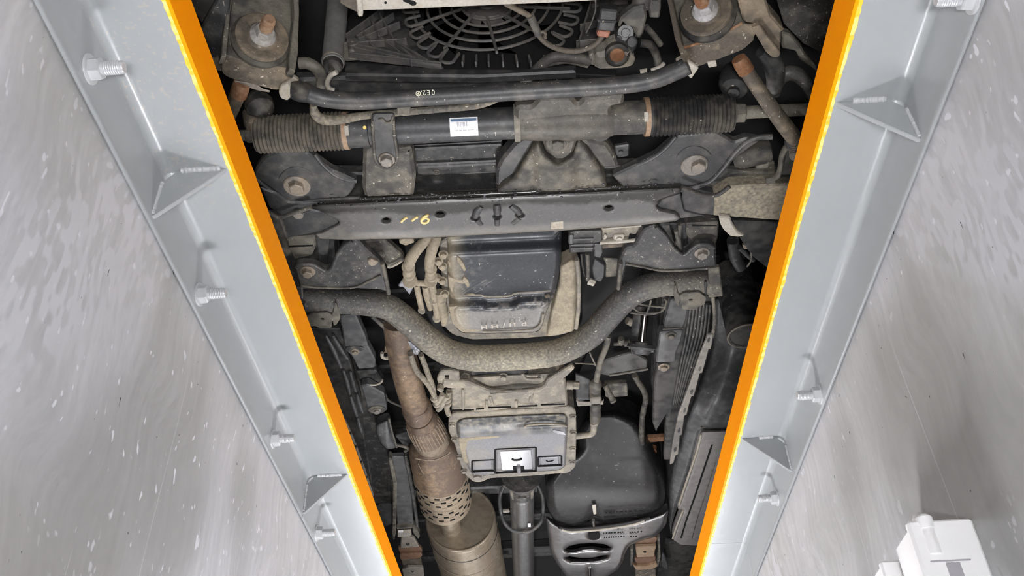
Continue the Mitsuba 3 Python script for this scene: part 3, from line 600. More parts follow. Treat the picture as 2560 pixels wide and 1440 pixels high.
# ---------------------------------------------------------------- cables and steering joint, upper right of the fan
k = thing('fan_harness', 'tan fan wiring hose looping across the right half of the fan guard', 'wiring')
put(k, 'hose', tube([(1262, 8), (1295, 25), (1325, 42), (1340, 72), (1352, 95), (1372, 112), (1402, 124), (1440, 128), (1475, 118), (1495, 104), (1506, 88)], .285, .0052), 'brown_metal')
put(k, 'sleeve', tube([(1325, 40), (1333, 56), (1346, 86)], .284, .0078, n=3), 'dusty_metal')
put(k, 'clip', tube3([P(1350, 84, .282), P(1356, 79, .282), P(1364, 84, .282), P(1362, 92, .282), P(1366, 95, .282)], .0028), 'brown_metal')
put(k, 'connector', bar(P(1522, 16, .29), P(1512, 70, .285), .034, .028, .003), 'plastic_black')
put(k, 'connector_band', bar(P(1516, 42, .2875), P(1515, 50, .286), .038, .032, .002), 'plastic_black')
put(k, 'plug', bar(P(1511, 70, .285), P(1505, 88, .284), .024, .018, .003), 'red_clip', 'reddish plug')
one('wire', tube([(1488, -8), (1489, 20), (1484, 40), (1476, 62), (1465, 82)], .282, .0016), 'dusty_metal', 'thin wire hanging down beside the black connector', 'wire')
k = thing('steering_joint', 'dirty universal joint and yoke of the steering shaft, above the rack pinion', 'steering joint')
put(k, 'shaft', tube([(1608, -20), (1600, 20)], [.34, .33], .018, n=2), 'dusty_metal')
put(k, 'upper_yoke', cat(plate(rnd([(1568, 32), (1585, 20), (1612, 14), (1618, 40), (1614, 60), (1608, 85), (1600, 98), (1588, 95), (1594, 70), (1592, 58), (1575, 52), (1562, 50), (1550, 70), (1545, 66), (1552, 45)], 4), .31, .022, .004)), 'dusty_metal')
put(k, 'cross', lathe(P(1564, 82, .305), toward(1564, 82, .305, 0, 0.01, 0), [(-.03, .016), (0, .0165), (.003, .015), (.003, .009), (.005, .008)], 24), 'dark_metal')
put(k, 'lower_yoke', cat(plate(rnd([(1545, 92), (1572, 98), (1590, 105), (1592, 122), (1582, 138), (1560, 142), (1543, 128), (1538, 112)], 6), .295, .03, .005), lathe(P(1580, 104, .29), toward(1580, 104, .29, .3, -.3, 20), [(-.01, .010), (.004, .010), (.006, .007)], 16)), 'dark_metal')
put(k, 'clamp_bolt', lathe(P(1564, 128, .29), toward(1564, 128, .29, .6, -.4, 60), [(-.012, .0068), (.008, .0068), (.010, .005)], 14), 'bolt_metal')
k = thing('pinion_housing', 'round dusty pinion housing on the steering rack, with a pipe at its left', 'housing')
put(k, 'housing', cat(plate(rnd([(1488, 138), (1515, 133), (1522, 120), (1545, 112), (1575, 128), (1582, 145), (1590, 152), (1582, 170), (1555, 176), (1500, 178), (1484, 170)], 8), .285, .045, .008), ), 'cast_alu')
put(k, 'seal', lathe(P(1543, 138, .283), toward(1543, 138, .283, .1, -.4, 28), [(-.012, .024), (.002, .024), (.004, .0205), (.001, .018), (-.002, .010)], 32), 'rubber')
put(k, 'cap', lathe(P(1543, 138, .283), toward(1543, 138, .283, .1, -.4, 28), [(-.004, .016), (.001, .014), (.003, .006)], 22), 'rust')
put(k, 'collar', plate(rnd([(1472, 140), (1482, 134), (1488, 142), (1488, 165), (1476, 164)], 3), .282, .03, .003), 'cast_alu')
one('steering_pipe', tube([(1308, 206), (1335, 180), (1362, 155), (1385, 143), (1415, 142), (1445, 146), (1476, 152)], [.29, .29, .288, .288, .288, .288, .288], .0102), 'dusty_metal', 'grey bent pipe joining the pinion housing from the left', 'pipe')
one('steering_pipe', tube([(1370, 160), (1410, 152), (1440, 156), (1470, 163)], .296, .006), 'dusty_metal', 'thin grey pipe just below the bent pipe at the pinion housing', 'pipe')
one('hose_clip', cat(tube3([P(1628, 176, .27), P(1640, 172, .27), P(1652, 166, .27), P(1660, 158, .27)], .004), plate([(1600, 178), (1618, 174), (1618, 186), (1602, 189)], .268, .006, .001)), 'pale_tan', 'small pale hose clip above the right end of the anti-roll bar', 'clip')
one('hose', tube([(1600, 108), (1625, 112), (1640, 135), (1645, 160)], .31, .008), 'rubber', 'black hose beside the steering joint', 'hose')
one('hose', tube([(1614, 66), (1636, 90), (1652, 112)], .33, .006), 'dusty_metal', 'short dusty line right of the steering joint', 'hose')
one('relay_block', cat(plate(rnd([(1614, -10), (1652, -10), (1653, 20), (1648, 46), (1625, 46), (1622, 22), (1612, 18)], 3), .33, .03, .003), plate(rnd([(1630, 2), (1646, 2), (1645, 12), (1631, 12)], 2), .327, .006, .001)), 'dusty_metal', 'grey finned block at the top edge between steering joint and right bracket', 'relay block')
one('crossbar', bar(P(740, 212, .36), P(1480, 178, .36), .05, .03, .006), 'dark_metal', 'dim dark crossbar under the fan shroud', 'crossbar')
one('hose', tube([(748, 158), (768, 158), (788, 168), (802, 188), (806, 212), (800, 232)], .285, .0115), 'dusty_metal', 'short grey elbow hose right of the left rod bracket', 'hose')
one('bracket_hook', tube([(842, 180), (826, 190), (818, 208), (824, 222), (836, 226)], .27, .005), 'pale_tan', 'small pale hook below the receiver drier', 'hook')

# ---------------------------------------------------------------- anti-roll bar and pipe
k = thing('anti_roll_bar', 'thick black anti-roll bar across the car with small yellow lettering', 'anti-roll bar')
arp = [(738, 226), (768, 233), (800, 244), (850, 251), (920, 252), (1000, 247), (1100, 241), (1200, 235), (1300, 229), (1400, 223), (1500, 217), (1580, 210), (1640, 198), (1690, 178), (1720, 164)]
put(k, 'bar', tube(arp, .234, .0172, n=8, sides=28), 'dark_metal')
put(k, 'bush', tube([(728, 226), (748, 228), (772, 234)], .234, [.016, .0205, .0185], n=3), 'rubber')
_pts = [(783, 250), (860, 262), (960, 262), (1100, 254), (1300, 241), (1450, 232), (1560, 224)]
put(k, 'lower_rib', tube(_pts, .2215, .0042, sx=1.0), 'dark_metal', 'bright worn rib along the bar')
_g = P(1090, 236, .234); _h = P(1060, 237, .234); _tn = unit(_h - _g); _vn = unit(CAM - _g); _vn = unit(_vn - _tn * np.dot(_vn, _tn)); _bn = unit(np.cross(_vn, _tn))
for ch, x in (('Q', 1089.5), ('E', 1077.5), ('2', 1067.5), ('7', 1059.5)):
    o_ = P(x, 237.5 - (x - 1060) * .05, .234) + _vn * .0178; m_ = textN(ch, o_ - _bn * .0085, _tn, _vn, .0092, .0062, .0006, False); put(k, 'lettering', m_, 'light_mark', 'small yellowish lettering QE27', smooth=False)
_cc = P(1047.5, 234, .234) + _vn * .0182; _b = _bn
put(k, 'lettering', tube3([_cc + (_tn * math.cos(a) + _b * math.sin(a)) * .0042 for a in np.linspace(0, 2 * np.pi, 17)[:-1]], .0007, 2, 8, True), 'light_mark')
put(k, 'lettering', cat(*[sweep(np.array([_cc - (_tn * math.cos(a) + _b * math.sin(a)) * .003, _cc + (_tn * math.cos(a) + _b * math.sin(a)) * .003]), .0005, 6) for a in (.4, 1.4, 2.5)]), 'light_mark')
one('power_steering_pipe', tube([(783, 262), (786, 280), (799, 295), (825, 301), (862, 297), (920, 288), (1000, 281), (1100, 273), (1180, 266), (1222, 256), (1250, 244)], .238, [.0066, .0095, .0105, .0105, .009, .0075, .0072, .007, .007, .0066, .006]), 'sandy_metal', 'sandy brown pipe curling under the anti-roll bar on the left', 'pipe')
one('pipe_clip', plate(rnd([(992, 266), (1026, 262), (1026, 284), (992, 288)], 3), .228, .012, .002), 'dusty_metal', 'flat clip on the sandy pipe under the anti-roll bar', 'clip')

# ---------------------------------------------------------------- steering rack
ZR = .262
def rk(x): return P(x, 332 - .046 * (x - 750), ZR)
k = thing('steering_rack', 'long dark steering rack with ribbed boots, a white sticker and a bolted cast mount', 'steering rack')
axr = unit(rk(1800) - rk(700))
def seg(x0, x1, prof, m, name, label=None, smooth=32, sides=36):
    a, b_ = rk(x0), rk(x1); L = np.linalg.norm(b_ - a); return put(k, name, lathe(a, b_ - a, [(t * L, r) for t, r in prof], sides), m, label, smooth)
def boot(x0, x1, n, r0, r1, m, lab):
    pr = [(0, .016), (.006, .020), (.02, r0 * .9)]
    for i in range(n):
        t0 = .03 + .93 * i / n; w = .93 / n; r = r0 + (r1 - r0) * i / n
        for q in range(6): pr.append((t0 + w * q / 6, r - .0042 * (.5 + .5 * math.cos(2 * math.pi * q / 6))))
    pr += [(.965, r1 * .92), (1.0, r1 * .90), (1.0, .02)]; return seg(x0, x1, pr, m, 'boot', lab, 50, 44)
boot(636, 868, 22, .0395, .0405, 'boot_dusty', 'dusty ribbed rubber boot, left')
boot(1836, 1618, 20, .0400, .0420, 'rubber', 'black ribbed rubber boot, right')
def clamp(x, r, lab):
    c = seg(x - 6, x + 6, [(0, r - .001), (0, r), (1, r), (1, r - .001)], 'hanger_tan', 'hose_clamp', lab, False)
clamp(866, .0385, 'tan metal boot clamp'); clamp(1616, .0400, 'tan metal boot clamp')
for x in (866, 1616):
    vv = unit(CAM - rk(x)); put(k, 'clamp_buckle', box(rk(x) + vv * .0395, (.009, .020, .004), .001, np.stack([axr, np.cross(vv, axr), vv], 1)), 'pale_tan')
seg(870, 925, [(0, .0335), (.02, .036), (.98, .036), (1, .0335)], 'dark_metal', 'end_housing')
seg(905, 1300, [(0, .033), (1, .033)], 'dark_metal', 'tube')
seg(1285, 1300, [(0, .034), (0, .0385), (1, .0385), (1, .034)], 'cast_alu', 'tube_collar', 'tan collar')
seg(1298, 1530, [(0, .036), (.12, .038), (.5, .043), (.9, .040), (1, .036)], 'housing_metal', 'gear_housing', 'cast gear housing')
seg(1520, 1622, [(0, .0345), (.98, .0345), (1, .033)], 'dusty_metal', 'end_housing')
seg(575, 645, [(0, .0115), (.6, .0115), (.62, .0155), (.85, .0155), (.9, .012), (1, .012)], 'dusty_metal', 'tie_rod')
seg(1832, 2060, [(0, .017), (.08, .017), (.1, .0135), (1, .0125)], 'dusty_metal', 'tie_rod')
put(k, 'tie_rod_nut', hexm(rk(1838), axr, .021, .020), 'dusty_metal', smooth=20)
put(k, 'tie_rod_nut', hexm(rk(628), axr, .0165, .012), 'dusty_metal', smooth=20)
put(k, 'seam', tube([(1008, 345), (1060, 342), (1120, 338), (1200, 334), (1280, 330)], ZR - .030, .0026), 'sandy_metal', 'dirt line along the tube')
# sticker wraps the tube
def wrap(x0, x1, r, a0, a1, n=10):
    A, B = rk(x0), rk(x1); v = unit(CAM - A); v = unit(v - axr * np.dot(v, axr)); w = np.cross(axr, v)
    if w[1] < 0: w = -w
    th = np.radians(np.linspace(a0, a1, n)); V = []
    for rr in (r, r - .0012):
        for p in (A, B):
            for t in th: V.append(p + rr * (v * math.cos(t) - w * math.sin(t)))
    V = np.array(V); i = np.arange(n - 1); f = []
    for (s0, s1, fl) in ((0, n, 0), (2 * n, 3 * n, 1)):
        q = np.vstack([np.stack([s0 + i, s0 + i + 1, s1 + i + 1], 1), np.stack([s0 + i, s1 + i + 1, s1 + i], 1)]); f.append(q[:, ::-1] if fl else q)
    for s in (0, n): f.append(np.vstack([np.stack([s + i, s + i + 1, s + 2 * n + i + 1], 1), np.stack([s + i, s + 2 * n + i + 1, s + 2 * n + i], 1)]))
    m = trimesh.Trimesh(V, np.vstack(f)); trimesh.repair.fix_normals(m)
    c_ = (A + B) / 2; q_ = m.triangles_center - c_; q_ -= axr * (q_ @ axr)[:, None]; big = m.area_faces > np.median(m.area_faces) * .5
    if (np.einsum('ij,ij->i', m.face_normals, q_)[:len(f[0])] .sum()) < 0: m.invert()
    return m
st = put(k, 'sticker', wrap(1127, 1196, .0337, -40, 28), 'white_paper', 'white sticker with a blue stripe and bar code')
put(st, 'stripe', wrap(1130, 1193, .0341, 14, 23), 'blue_print')
for i, (x, w_) in enumerate(((1145, 1.2), (1149, .8), (1152, 1.6), (1156, .8), (1159, 1.5), (1163, 1.0), (1167, 1.8))): put(st, 'code_bar', wrap(x, x + w_ * 1.6, .0342, -4, 12, 4), 'grey_label')
for x0, x1 in ((1140, 1146), (1149, 1156), (1159, 1168), (1171, 1175), (1177, 1186)): put(st, 'print', wrap(x0, x1, .0341, -18, -15.5, 3), 'grey_label')
put(k, 'paint_dot', lathe(rk(913) + unit(CAM - rk(913)) * .0355 + np.array([0, -.006, .0]), unit(CAM - rk(913)), [(0, .0038), (.0015, .0036), (.002, .002)], 14), 'yellow_mark', 'yellow paint dot')
put(k, 'paint_dot', lathe(rk(1631) + unit(CAM - rk(1631)) * .041 + np.array([0, .008, 0]), unit(CAM - rk(1631)), [(0, .0034), (.0015, .003)], 14), 'pale_yellow')
mp = rnd([(1288, 272), (1302, 267), (1328, 268), (1347, 246), (1430, 243), (1445, 262), (1458, 246), (1562, 240), (1560, 263), (1526, 270), (1532, 300), (1530, 336), (1514, 357), (1478, 346), (1448, 338), (1434, 384), (1412, 402), (1385, 402), (1364, 380), (1352, 342), (1330, 331), (1300, 341), (1287, 338)], 8)
put(k, 'cast_mount', plate(mp, .238, .04, .007), 'housing_metal', 'cast mounting lug with web')
put(k, 'lug_boss', cat(lathe(P(1394, 357, .238), (0, 0, -1), [(-.004, .026), (.004, .025), (.006, .022)], 36)), 'dusty_metal')
bolt(k, P(1394, 357, .233), (0, 0, -1), .0135, .010, 'dusty_metal', .018)
put(k, 'cover_disc', lathe(P(1500, 330, .238), (0, 0, -1), [(-.004, .024), (.003, .0235), (.005, .021)], 32), 'dusty_metal')
sp = rnd([(928, 288), (986, 287), (990, 345), (998, 385), (995, 405), (981, 419), (967, 424), (950, 418), (936, 400), (931, 340)], 9)
s_ = put(k, 'mount_strap', plate(sp, .216, .012, .0035), 'dark_metal', 'flat bolted mounting strap')
put(s_, 'rim', tube([(931, 300), (933, 345), (938, 395), (950, 414), (968, 420), (986, 412), (993, 390), (987, 345), (983, 300)], .215, .0032), 'dusty_metal')
bolt(s_, P(967, 398, .215), (0, 0, -1), .0135, .011, 'bolt_metal', .017, name='bolt')
put(s_, 'cable_clip', tube([(946, 300), (956, 298), (964, 306), (978, 304), (982, 290)], .214, .0022), 'dusty_metal')
# ================================================================ front subframe
ss = lambda a, b, x: (lambda t: t * t * (3 - 2 * t))(min(max((x - a) / (b - a), 0.0), 1.0))
ZC = .225
# plates behind / under the rack
one('rack_bracket', plate(rnd([(908, 368), (928, 362), (1000, 376), (1028, 372), (1040, 440), (1034, 492), (912, 496), (905, 470)], 6), .238, .05, .008), 'dusty_metal', 'broad vertical bracket under the bolted strap of the steering rack', 'bracket')
k = thing('lower_guard', 'dark horizontal guard with two ribs, between the strap bracket and the cast mount', 'guard panel')
put(k, 'panel', plate([(1030, 365), (1255, 352), (1262, 425), (1040, 442)], .300, .01, .002), 'plastic_black')
for y0, y1 in ((372, 361), (411, 401)): put(k, 'rib', bar(P(1034, y0, .297), P(1256, y1, .297), .010, .012, .003), 'plastic_black')
put(k, 'lip', plate(rnd([(1040, 418), (1250, 408), (1245, 430), (1160, 436), (1120, 442), (1060, 442), (1040, 436)], 5), .288, .012, .004), 'plastic_black')
bolt(k, P(1091, 429, .288), (0, 0, -1), .005, .004, 'dusty_metal', .008)
one('subframe_web', plate([(640, 430), (1040, 436), (1245, 428), (1500, 418), (1600, 415), (1600, 470), (1245, 490), (1040, 500), (760, 510), (650, 480)], .31, .03, .004), 'dark_metal', 'dark upper web of the front crossmember, behind the cast mount', 'subframe web')
cm = thing('mount_pedestal', 'three-lobed dusty steel pedestal under the cast rack mount', 'pedestal')
put(cm, 'centre', relief(rnd([(1345, 350), (1362, 384), (1395, 408), (1430, 388), (1446, 342), (1468, 366), (1500, 412), (1513, 440), (1520, 474), (1238, 486), (1250, 462), (1285, 440), (1322, 378)], 8), lambda x, y: .236 - .012 * math.exp(-((x - 1395) / 60) ** 2) + .006 * math.exp(-((x - 1330) / 12) ** 2) + .005 * math.exp(-((x - 1450) / 12) ** 2) - .004 * math.exp(-(((x - 1392) / 26) ** 2 + ((y - 420) / 18) ** 2)), .30, 7, .02, 16), 'dusty_metal', smooth=40)
put(cm, 'arm', plate(rnd([(1318, 338), (1344, 340), (1322, 376), (1286, 437), (1240, 468), (1240, 428), (1252, 400), (1287, 358)], 7), .248, .04, .006), 'dark_metal')
put(cm, 'arm', plate(rnd([(1444, 338), (1470, 350), (1518, 360), (1540, 395), (1547, 418), (1506, 422), (1480, 388)], 7), .248, .04, .006), 'dusty_metal')
one('bolt_tab', cat(plate(rnd([(1536, 367), (1574, 362), (1572, 392), (1545, 396), (1536, 385)], 4), .262, .012, .003), lathe(P(1552, 380, .261), (0, 0, -1), [(-.002, .005), (.003, .005)], 12)), 'plastic_black', 'small black bolted tab right of the rack mount', 'tab')

def armmount(pts, c, hexc, rim, lab, z=.240):
    k = thing('control_arm_mount', lab, 'suspension mount')
    put(k, 'plate', plate(rnd(pts, 8), z, .022, .004), 'dark_metal')
    put(k, 'washer', lathe(P(*c, z), (0, 0, -1), [(-.002, .0295), (.003, .0290), (.005, .0265), (.005, .012)], 40), 'bolt_metal', 'large round washer')
    put(k, 'bolt', hexm(P(*hexc, z - .005), (0, 0, -1), .0165, .012), 'bolt_metal', 'hex bolt head', smooth=20)
    a = np.radians(np.linspace(200, 330, 16)); put(k, 'ridge', tube([(c[0] + 46 * math.cos(t), c[1] - 4 + 42 * math.sin(t)) for t in a], z, .0022, 2, 10), 'dark_metal')
    for i, r in enumerate(rim): put(k, 'rolled_edge', tube(r, z + .004, .0052), 'dark_metal')
    return k
armmount([(632, 440), (640, 420), (662, 392), (690, 382), (770, 382), (828, 424), (892, 452), (886, 470), (868, 494), (716, 504), (690, 480)], (742, 464), (742, 466),
         [[(634, 440), (660, 462), (692, 486), (716, 503), (800, 500), (900, 494)], [(786, 384), (808, 412), (836, 436), (866, 448), (892, 452)]], 'left lower arm mount plate with a large washer and hex bolt')
armmount([(1590, 412), (1640, 388), (1692, 342), (1790, 328), (1836, 356), (1866, 345), (1902, 352), (1850, 388), (1815, 420), (1778, 452), (1730, 466), (1560, 472), (1530, 440)], (1736, 412), (1745, 414),
         [[(1592, 412), (1632, 394), (1664, 370), (1690, 340)]], 'right lower arm mount plate with a large washer and hex bolt')
k = thing('wishbone', 'black sweeping control arm edge right of the right mount plate', 'suspension arm')
put(k, 'web', plate(rnd([(1735, 466), (1778, 455), (1815, 424), (1880, 432), (1935, 432), (1978, 452), (1986, 462), (1826, 464), (1796, 488), (1760, 484)], 5), .252, .02, .004), 'dusty_metal')
put(k, 'rolled_edge', tube([(1930, 342), (1895, 344), (1862, 358), (1834, 386), (1808, 420), (1776, 452), (1735, 468), (1700, 474)], .240, .0062), 'dark_metal')
put(k, 'bushing', lathe(P(1884, 384, .27), unit(P(1930, 376, .27) - P(1850, 396, .27)), [(-.045, .018), (-.03, .026), (.02, .028), (.036, .022), (.04, .01)], 28), 'rubber', 'black rubber bushing')
put(k, 'end_block', plate(rnd([(1892, 414), (1900, 408), (1938, 408), (1940, 432), (1888, 432)], 4), .262, .012, .003), 'dusty_metal')
k = thing('link_bracket', 'bent steel link strip under the threaded rod end, beside the right orange strip', 'bracket')
put(k, 'strip', tube([(1990, 352), (1968, 366), (1956, 386), (1952, 412), (1946, 436), (1930, 446), (1916, 452)], .232, .0056, sx=1, sy=1.6), 'dusty_metal')
put(k, 'foot', plate(rnd([(1915, 448), (1935, 444), (1942, 458), (1918, 464)], 3), .226, .008, .002), 'dusty_metal')
put(k, 'web', plate(rnd([(1968, 372), (2010, 352), (2006, 440), (1960, 458), (1948, 446), (1956, 400)], 4), .246, .01, .002), 'dark_metal')
kq = thing('suspension_bracket', 'sandy flat bracket with an oval hole at the right end of the crossmember', 'bracket')
put(kq, 'inner_wall', plate([(1800, 492), (1970, 478), (1955, 540), (1800, 530)], .262, .004, .001), 'black')  # added black sheet, paints the shade seen through the bracket holes
put(kq, 'shell', plate(rnd([(1786, 490), (1826, 466), (1990, 460), (1980, 500), (1964, 554), (1784, 541), (1788, 516)], 4), .222, .035, .004, holes=[ell(1934, 517, 20, 9, rot=-.12), ell(1815, 515, 6, 3.5, 12)]), 'sandy_metal')
one('guard_hook', plate(rnd([(1798, 541), (1826, 545), (1832, 562), (1846, 582), (1862, 590), (1846, 594), (1826, 592), (1808, 574), (1800, 558)], 4), .212, .014, .003), 'pale_tan', 'pale curved hook below the sandy right bracket', 'hook')
one('inner_liner', plate([(1832, 552), (1968, 556), (1950, 600), (1930, 680), (1880, 640), (1850, 596)], .34, .01, .002), 'plastic_black', 'dim black panel behind the pale hook', 'panel')

# left and right end pieces of the crossmember
k = thing('crossmember_end', 'dirty folded plates at the left end of the front crossmember', 'bracket')
put(k, 'upper_plate', plate(rnd([(650, 470), (690, 482), (720, 505), (800, 508), (780, 518), (704, 542), (672, 520)], 5), .235, .03, .004), 'dark_metal')
put(k, 'fold', tube([(662, 524), (690, 542), (704, 543), (740, 530), (778, 518)], .216, .0048), 'dusty_metal')
put(k, 'face', plate([(672, 546), (702, 548), (720, 598), (690, 592)], .220, .03, .003), 'dusty_metal')
put(k, 'wedge', plate(rnd([(705, 546), (775, 524), (800, 528), (846, 551), (846, 560), (804, 580), (720, 596)], 4), .232, .03, .003), 'dark_metal')
put(k, 'wedge_bolt', cat(lathe(P(746, 536, .228), (0, 0, -1), [(-.002, .012), (.004, .011)], 20)), 'bolt_metal')
k = thing('crossmember_end', 'dirty folded plates at the right end of the front crossmember', 'bracket')
put(k, 'upper_plate', plate(rnd([(1705, 468), (1732, 472), (1796, 487), (1788, 492), (1790, 540), (1750, 536), (1712, 526), (1706, 500)], 4), .232, .03, .003), 'dark_metal')
put(k, 'fold', tube([(1704, 468), (1735, 480), (1770, 489), (1796, 486), (1824, 466)], .216, .0046), 'dusty_metal')
put(k, 'wedge', plate(rnd([(1640, 514), (1652, 502), (1702, 486), (1712, 526), (1764, 540), (1700, 548), (1690, 536), (1652, 526)], 4), .236, .03, .003), 'dark_metal')

xm = thing('front_crossmember', 'broad grey front crossmember with yellow 116 paint marks and a wet front lip', 'crossmember')
outl = rnd([(776, 516), (800, 509), (1000, 499), (1245, 489), (1440, 479), (1640, 469), (1706, 466), (1702, 482), (1652, 500), (1640, 514), (1650, 525), (1690, 533), (1702, 546), (1690, 553), (1600, 563), (1400, 577), (1250, 585), (1040, 597), (866, 600), (800, 598), (786, 584), (804, 580), (848, 558), (846, 551), (800, 527)], 5)
hls = [ell(965, 550, 10, 5.5, 18, -.06), ell(1100, 535, 11, 6, 18, -.06), ell(1522, 519, 10.5, 5.5, 18, -.06), ell(1188, 544, 10, 5, 16), ell(1243, 540, 9, 5, 16), ell(1300, 537, 10, 5, 16)]
def zx(x, y):
    f = 502 - (x - 900) * .0495; return ZC + .006 * (1 - ss(f - 4, f + 16, y)) + .004 * ss(f + 78, f + 98, y)
put(xm, 'web', relief(outl, zx, ZC + .035, 7, .008, 6, holes=[[tuple(p) for p in h] for h in hls]), 'crossmember_paint', smooth=40)
put(xm, 'front_lip', tube([(720, 512), (800, 504), (1000, 494), (1245, 484), (1440, 474), (1640, 464), (1702, 462)], ZC + .022, .0085, sides=20), 'wet_black', 'wet black front lip')
put(xm, 'inner_web', plate([(800, 520), (1690, 478), (1690, 540), (1040, 590), (800, 590)], ZC + .045, .004, .001), 'black')  # black sheet painting the shade behind the crossmember holes
for pth in ([(1188, 540), (1192, 526), (1203, 513)], [(1242, 508), (1243, 522), (1243, 534)], [(1277, 511), (1292, 522), (1300, 532)]):
    put(xm, 'louvre', tube(pth, ZC + .004, [.0088, .0102, .0080], 6, 16), 'dark_metal', 'pressed louvre')
for pth in ([(1192, 546), (1204, 558)], [(1243, 544), (1243, 560)], [(1298, 542), (1280, 556)]):
    put(xm, 'louvre_tail', tube(pth, ZC + .005, [.0088, .0076], 3, 14), 'dark_metal')
for pth in ([(1003, 555), (1010, 548), (1018, 543)], [(1030, 552), (1036, 547), (1045, 542)], [(1072, 537), (1062, 541), (1054, 549), (1055, 556), (1062, 558), (1070, 554), (1071, 548), (1064, 545), (1056, 549)]):
    put(xm, 'paint_mark', tube(pth, ZC - .0008, .0029, 5, 10), 'yellow_paint', 'yellow hand-painted stroke')
put(xm, 'primer_patch', plate([(1378, 556), (1408, 553), (1409, 572), (1376, 574)], ZC - .0006, .002, .0004), 'pale_tan', 'bare tan patch')
rs = np.random.RandomState(7); dr_ = []
for i in range(150):
    x = rs.uniform(960, 1690) if i < 120 else rs.uniform(800, 1000); yl = 488 - (x - 1000) * .0495; y = yl + abs(rs.normal(0, 1)) * 9 + rs.uniform(-3, 7)
    s = trimesh.creation.icosphere(1, rs.uniform(.0010, .0029)); s.vertices *= [rs.uniform(.8, 1.8), 1, .7]; s.vertices += P(x, y, ZC + .0055 - .005 * ss(yl, yl + 16, y)); dr_.append(s)
put(xm, 'oil_droplet', cat(*dr_), 'oil_drop', 'row of shiny oil droplets along the front lip', True, kind='stuff')

# ================================================================ engine sump
op = thing('engine_oil_pan', 'large dark blue-grey engine sump with raised lettering and dried mud', 'oil pan')
body = rnd([(1108, 560), (1390, 552), (1404, 566), (1403, 660), (1396, 704), (1386, 742), (1372, 764), (1361, 792), (1356, 816), (1344, 831), (1210, 834), (1150, 832), (1128, 800), (1122, 720), (1114, 640)], 12)
def zp(x, y):
    yy = y + (x - 1250) * .045
    crease = 738 + 6 * ss(1200, 1220, x) - 10 * ss(1275, 1305, x)
    return .298 - .034 * ss(592, 640, yy) - .010 * ss(640, 730, yy) - .026 * ss(crease, crease + 34, yy) + .004 * math.sin(x * .05) * .3 + .008 * ss(818, 834, yy)
put(op, 'body', relief(body, zp, .33, 5, .022, 20), 'oil_pan', smooth=45)
put(op, 'crease', tube([(1160, 738), (1200, 737), (1214, 741), (1270, 740), (1290, 733), (1340, 729), (1376, 726)], [.2535] * 7, .0030), 'cast_alu', 'pale crease across the sump')  # crease bead in a paler metal than the sump
put(op, 'lower_edge', tube([(1206, 829), (1260, 828), (1320, 825), (1342, 819), (1354, 805), (1358, 784)], .226, .0032), 'cast_alu')
put(op, 'lettering', cat(text('P', (1317, 803), (1303, 804), .2180, .0165, .0012), text('U', (1290, 805), (1273, 806), .2180, .0165, .0012), text('/', (1264, 807.5), (1256, 808), .2180, .0165, .0012), text('H', (1247, 810), (1228, 811), .2180, .0165, .0012), text('H', (1219, 812), (1202, 813), .2180, .0165, .0014)), 'pale_tan', 'raised letters PU/HH upside down', smooth=False)
rim = rnd([(1104, 690), (1106, 800), (1112, 820), (1132, 838), (1180, 850), (1300, 847), (1398, 840), (1434, 824), (1448, 800), (1450, 650), (1432, 642), (1402, 656)], 8)
put(op, 'flange', plate(rim, .290, .012, .003), 'cast_alu', 'dusty cast flange')
put(op, 'gasket_edge', plate(rnd([(1098, 690), (1100, 806), (1108, 828), (1132, 848), (1180, 861), (1300, 858), (1402, 850), (1442, 832), (1456, 804), (1456, 650)], 8), .315, .03, .004), 'deep_black')
put(op, 'side_casting', relief(rnd([(1402, 662), (1428, 645), (1446, 648), (1449, 690), (1447, 800), (1434, 828), (1400, 838), (1366, 842), (1380, 770), (1398, 710)], 6), lambda x, y: .262 + .02 * ss(1430, 1450, x) + .003 * math.sin(y * .12), .31, 6, .012, 8), 'dust_cake', 'dust-caked side casting', smooth=45)
put(op, 'side_rib', tube([(1442, 648), (1447, 700), (1446, 770), (1440, 820)], .262, .0055), 'cast_alu')
mud = [[(1122, 740), (1138, 752), (1146, 766), (1140, 776), (1152, 784), (1166, 778), (1164, 788), (1176, 796), (1182, 806), (1200, 816), (1208, 828), (1190, 832), (1160, 832), (1142, 826), (1130, 806), (1124, 770)],
       [(1118, 640), (1128, 652), (1140, 664), (1152, 668), (1166, 676), (1162, 684), (1150, 680), (1136, 672), (1124, 664)], [(1120, 676), (1134, 692), (1150, 704), (1160, 700), (1172, 708), (1172, 720), (1164, 722), (1158, 712), (1148, 716), (1168, 736), (1178, 740), (1150, 744), (1130, 730), (1122, 706)]]
mud += [[(1142, 640), (1150, 646), (1160, 660), (1166, 678), (1160, 682), (1152, 668), (1142, 654)], [(1160, 690), (1170, 700), (1175, 716), (1169, 724), (1163, 712), (1154, 702)], [(1160, 738), (1180, 734), (1190, 738), (1176, 742)], [(1360, 745), (1372, 736), (1376, 742), (1366, 752)]]
for i, q in enumerate(mud): put(op, 'dried_mud', plate(rnd(q, 4), [zp(x + 8, y) - .003 + .020 * (1 - ss(1114, 1146, x)) for x, y in rnd(q, 4)], .010, .0015), 'dust_cake', 'patch of dried tan mud', smooth=60)
# flexible: engine block behind
one('engine_block', plate([(1000, 560), (1560, 540), (1560, 700), (1460, 860), (1110, 870), (1030, 720)], .42, .10, .004), 'deep_black', 'dark engine block above the sump', 'engine')

